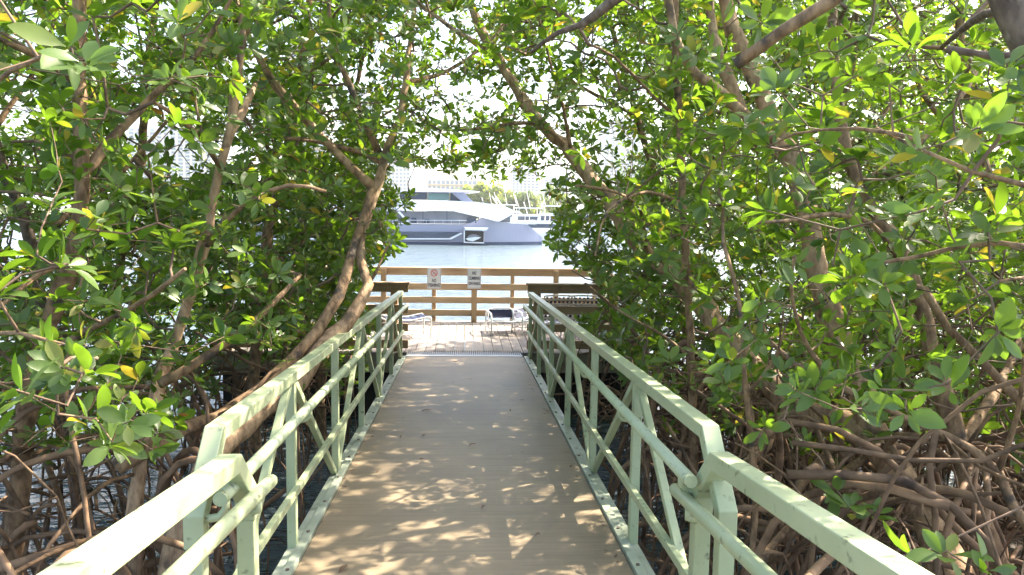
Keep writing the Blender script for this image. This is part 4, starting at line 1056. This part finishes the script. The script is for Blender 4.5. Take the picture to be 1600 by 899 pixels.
def root_path(p0, ang, reach, rng, z0=None):
    """an arching prop root from p0 out and down into the water"""
    dx, dy = math.cos(ang), math.sin(ang); h = p0.z + .25; n = 8; out = []
    for i in range(n + 1):
        t = i / n; r = reach * (1 - (1 - t) ** 1.7)
        z = p0.z + .12 * reach * math.sin(t * 3.1) - h * t ** 2.4
        wv = .05 * math.sin(t * 5 + p0.x * 7)
        out.append(Vector((p0.x + dx * r - dy * wv, p0.y + dy * r + dx * wv, z)))
    return out
rr_ = random.Random(5)
for ti, t in enumerate(TREES):
    sp = t['paths'][0]
    base = sp[0][0]
    e = empty('mangrove_tree', (base.x, base.y, 0), t['label'], 'tree', 'mangrove trees along the gangway')
    e['_off'] = 1
    for k, (pp, rr, mt) in enumerate(t['paths']):
        if k == 0:    # carry the stem down to the mud
            b = pp[0]
            if b.z > -.2:
                d = (pp[0] - pp[2]).normalized(); ext = []
                steps = int((b.z + .3) / .15) + 1
                for i in range(steps, 0, -1):
                    ext.append((Vector((b.x + d.x * .07 * i, b.y + d.y * .07 * i, b.z - (b.z + .3) * i / steps)), rr[0] * (1 + .03 * i)))
                pp = [a for a, _ in ext] + list(pp); rr = [a for _, a in ext] + list(rr)
        rr = [r * (1 + .10 * math.sin(i * .9 + k) + .07 * rr_.uniform(-1, 1)) for i, r in enumerate(rr)]
        mb = MB(); mb.tube(pp, rr, 14 if rr[0] > .03 else 9, wob=.06)
        mb.build('trunk' if k == 0 else 'limb', M[mt], e)
    # prop roots
    low = [p for p in sp[0] if .5 < p.z < 2.0] or [Vector((base.x, base.y, 1.2))]
    for k in range(t['roots']):
        p = rr_.choice(low); r0 = rr_.uniform(.010, .026)
        ang = rr_.uniform(0, 6.283); side = -1 if base.x < 0 else 1
        path = root_path(p, ang, rr_.uniform(.35, 1.3), rr_)
        if min(abs(q.x) for q in path) < 1.0 : path = root_path(p, (0 if side > 0 else math.pi) + rr_.uniform(-1.3, 1.3), rr_.uniform(.2, .7), rr_)
        pp, rr = resample(path, [r0 * (1 - .4 * i / 8) for i in range(9)], .10)
        pp = [q + Vector((rr_.gauss(0, .006), rr_.gauss(0, .006), rr_.gauss(0, .004))) for q in pp]
        mb = MB(); mb.tube(pp, rr, 8, wob=.08); mb.build('prop_root', M['root'], e)
    # crown
    sel = np.where(owner == ti)[0]
    if len(sel) == 0: continue
    bn = node_p[node_t == ti]; q = pts[sel]
    Nn, par, tip = grow(bn, q, np.argsort(dist[sel]), RNG)
    nb = len(bn); cnt = np.zeros(len(Nn)); cnt[tip] = 1
    for i in range(len(Nn) - 1, nb - 1, -1): cnt[par[i]] += cnt[i]
    rad = .0022 * np.maximum(cnt, 1) ** .42; rad = np.minimum(rad, .022)
    V, Fc = tubes_np(Nn, par, rad, nb, 5)
    TV, TF = V, Fc
    ax = q - Nn[par[tip]]; ax /= (np.linalg.norm(ax, axis=1, keepdims=True) + 1e-6)
    ax = ax * .8 + RNG.normal(0, .35, ax.shape) + np.array([0, 0, .75])
    dcam = np.linalg.norm(q - np.array([0, 0, CAMZ]), axis=1)
    hi = (dcam < 4.6) | nearflag[sel]
    vs, fs, o = [], [], 0
    for mk, lod in ((hi, True), (~hi, False)):
        if mk.sum() == 0: continue
        V, Fc = leaves_mesh('crown', q[mk], ax[mk], RNG, lod, size=.096, nl=(7, 12))
        vs.append(V); fs.append(Fc + o); o += len(V)
    nleaf = sum(len(f) for f in fs); vs.append(TV); fs.append(TF + o)
    cr = np_mesh('crown', np.concatenate(vs), np.concatenate(fs), M['leaf'], e)
    cr.data.materials.append(M['twig'])
    mi = np.zeros(nleaf + len(TF), np.int32); mi[nleaf:] = 1; cr.data.polygons.foreach_set('material_index', mi)

# ------------------------------------------------------------------ tangle of fine prop roots
def tangle(x0, x1, y0, y1, n, seed, name='root_tangle'):
    rs = random.Random(seed); mb = MB(); nodes = []
    for i in range(n):
        x = rs.uniform(x0, x1); y = rs.uniform(y0, y1); z = rs.uniform(.45, 1.9) ; ang = rs.uniform(0, 6.283); reach = rs.uniform(.2, 1.4)
        if len(nodes) > 60 and rs.random() < .85:
            for _ in range(20):
                c = rs.choice(nodes)
                if c.z > .3: break
            p0 = c.copy()
        else: p0 = Vector((x, y, z))
        path = root_path(p0, ang, reach, rs)
        if rs.random() < .35:      # a drooping or crossing stem instead
            L = rs.uniform(.5, 1.6); tilt = rs.uniform(-.5, .8)
            path = [p0 + Vector((math.cos(ang) * L * t, math.sin(ang) * L * t, L * tilt * t + .15 * math.sin(t * 4 + i))) for t in (0, .2, .4, .6, .8, 1)]
        if any(abs(q.x) < 1.02 for q in path): continue
        if any(q.y > 10.2 and q.x < 2.75 and q.x > -3.6 for q in path): continue
        r = rs.choice([.004, .005, .006, .008, .010, .013, .017, .022]); 
        pp, rr = resample(path, [r * (1 - .35 * k / len(path)) for k in range(len(path))], .16)
        pp = [q + Vector((rs.gauss(0, .007), rs.gauss(0, .007), rs.gauss(0, .007))) for q in pp]
        if p0.z < 2.6: nodes += pp[2:]
        mb.tube(pp, rr, 5 if r < .01 else 7, cap=True)
    return tag(mb.build(name, M['root']), None, None, None, 'stuff')
a = tangle(-5.5, -1.15, 2.6, 9.8, 640, 31); a['label'] = 'tangle of thin brown prop roots over the water left of the gangway'; a['category'] = 'roots'
a = tangle(1.15, 7.0, 2.2, 10.0, 2300, 32); a['label'] = 'dense tangle of reddish prop roots over the mud right of the gangway'; a['category'] = 'roots'

# ------------------------------------------------------------------ trees on the far shore
def shore_tree(px, y, h, label, w_=None, seed=0):
    rng = np.random.default_rng(seed + 100); b = P(px, 340, y); w_ = w_ or h * .5
    e = empty('shore_tree', (b.x, y, 1.0), label, 'tree', 'trees on the far shore'); 
    mb = MB(); mb.tube([(b.x, y, 1), (b.x + .2, y, 1 + h * .3), (b.x, y, 1 + h * .7)], [.35, .25, .1], 8)
    for k in range(5): a = k * 1.3; mb.tube([(b.x, y, 1 + h * .3), (b.x + math.cos(a) * w_ * .5, y + math.sin(a) * w_ * .5, 1 + h * .75)], [.14, .05], 5)
    mb.build('trunk', M['bark'], e)
    n = 420; c = rng.normal(0, 1, (14, 3)) * np.array([w_ * .42, w_ * .42, h * .16]) + np.array([b.x, y, 1 + h * .62])
    q = c[rng.integers(0, 14, n)] + rng.normal(0, 1, (n, 3)) * np.array([w_ * .15, w_ * .15, h * .08])
    V, Fc = leaves_mesh('crown', q, rng.normal(0, 1, (n, 3)) + np.array([0, 0, .8]), rng, False, size=1.1, nl=(6, 9))
    np_mesh('crown', V, Fc, M['far_leaf'], e)
def palm(px, y, h, label, seed=0):
    rs = random.Random(seed); b = P(px, 340, y)
    e = empty('palm_tree', (b.x, y, 1.0), label, 'palm tree', 'palms on the far shore')
    mb = MB(); mb.tube([(b.x, y, 1), (b.x + .3, y, 1 + h * .5), (b.x + .2, y, 1 + h)], [.3, .2, .16], 8); mb.build('trunk', M['bark_pale'], e)
    mb = MB(); t = Vector((b.x + .2, y, 1 + h))
    for k in range(16):
        a = k * .393 + rs.uniform(-.15, .15); L = rs.uniform(2.2, 3.0); up = rs.uniform(.1, .9)
        for i in range(7):
            t0, t1 = i / 7, (i + 1) / 7
            f = lambda u: t + Vector((math.cos(a) * L * u, math.sin(a) * L * u, L * (up * u - 1.1 * u * u)))
            A, B = f(t0), f(t1); s = Vector((-math.sin(a), math.cos(a), 0)) * (.45 * (1 - t0 * .7)); dr = Vector((0, 0, -.25))
            mb.add([A - s + dr, A, B, B - s * .85 + dr], [(0, 1, 2, 3)]); mb.add([A, A + s + dr, B + s * .85 + dr, B], [(0, 1, 2, 3)])
    mb.build('fronds', M['far_leaf'], e)
desc = ['leftmost', 'second from left', 'third from left', 'fourth from left', 'fifth from left', 'sixth from left', 'rightmost']
for i, (px, y, h) in enumerate([(700, 185, 7.5), (748, 182, 8.5), (768, 180, 9.5), (790, 184, 7.5), (812, 182, 7.0), (832, 180, 6.5), (870, 188, 7.5)]):
    shore_tree(px, y, h, 'bright green bushy shore tree, %s of the seven behind the yacht' % desc[i], None, i)
palm(822, 180, 7.6, 'palm left of two on the far shore above the boats', 1)
palm(838, 184, 7.0, 'palm right of two on the far shore above the boats', 2)
palm(858, 186, 6.6, 'short palm at the right edge of the open view', 3)

mb = MB(); rl = random.Random(44)
for i in range(70):
    sd2 = rl.choice((-1, 1)); y = rl.uniform(2.6, 10.0)
    x = sd2 * (.78 - abs(rl.gauss(0, .035))) if rl.random() < .7 else rl.uniform(-.7, .7)
    a = rl.uniform(0, 6.3); L = rl.uniform(.006, .022); wv = L * .35; z = zg(y) + .003
    c_, s_ = math.cos(a), math.sin(a)
    q_ = [(-L, 0), (0, -wv), (L, 0), (0, wv)]
    mb.add([(x + u * c_ - v * s_, y + u * s_ + v * c_, zg(y + u * s_ + v * c_) + .003 + rl.uniform(0, .004)) for u, v in q_], [(0, 1, 2, 3)])
o_ = mb.build('leaf_litter', M['leaflitter']); solid(o_, .001); tag(o_, 'tiny brown crumbs of dry leaf scattered on the gangway deck', 'litter', None, 'stuff')

# ------------------------------------------------------------------ haze over the bay
mh = bpy.data.materials.new('haze'); mh.use_nodes = True
nh = mh.node_tree; nh.nodes.remove(nh.nodes['Principled BSDF'])
pv = nh.nodes.new('ShaderNodeVolumePrincipled'); pv.inputs['Color'].default_value = (0.93, 0.95, 1.0, 1); pv.inputs['Density'].default_value = HAZE; pv.inputs['Anisotropy'].default_value = 0.3
nh.links.new(pv.outputs[0], nh.nodes['Material Output'].inputs['Volume'])
mb = MB(); mb.box((-2600, -50, -2), (2600, 4100, 130))
tag(mb.build('haze', mh), kind='stuff')
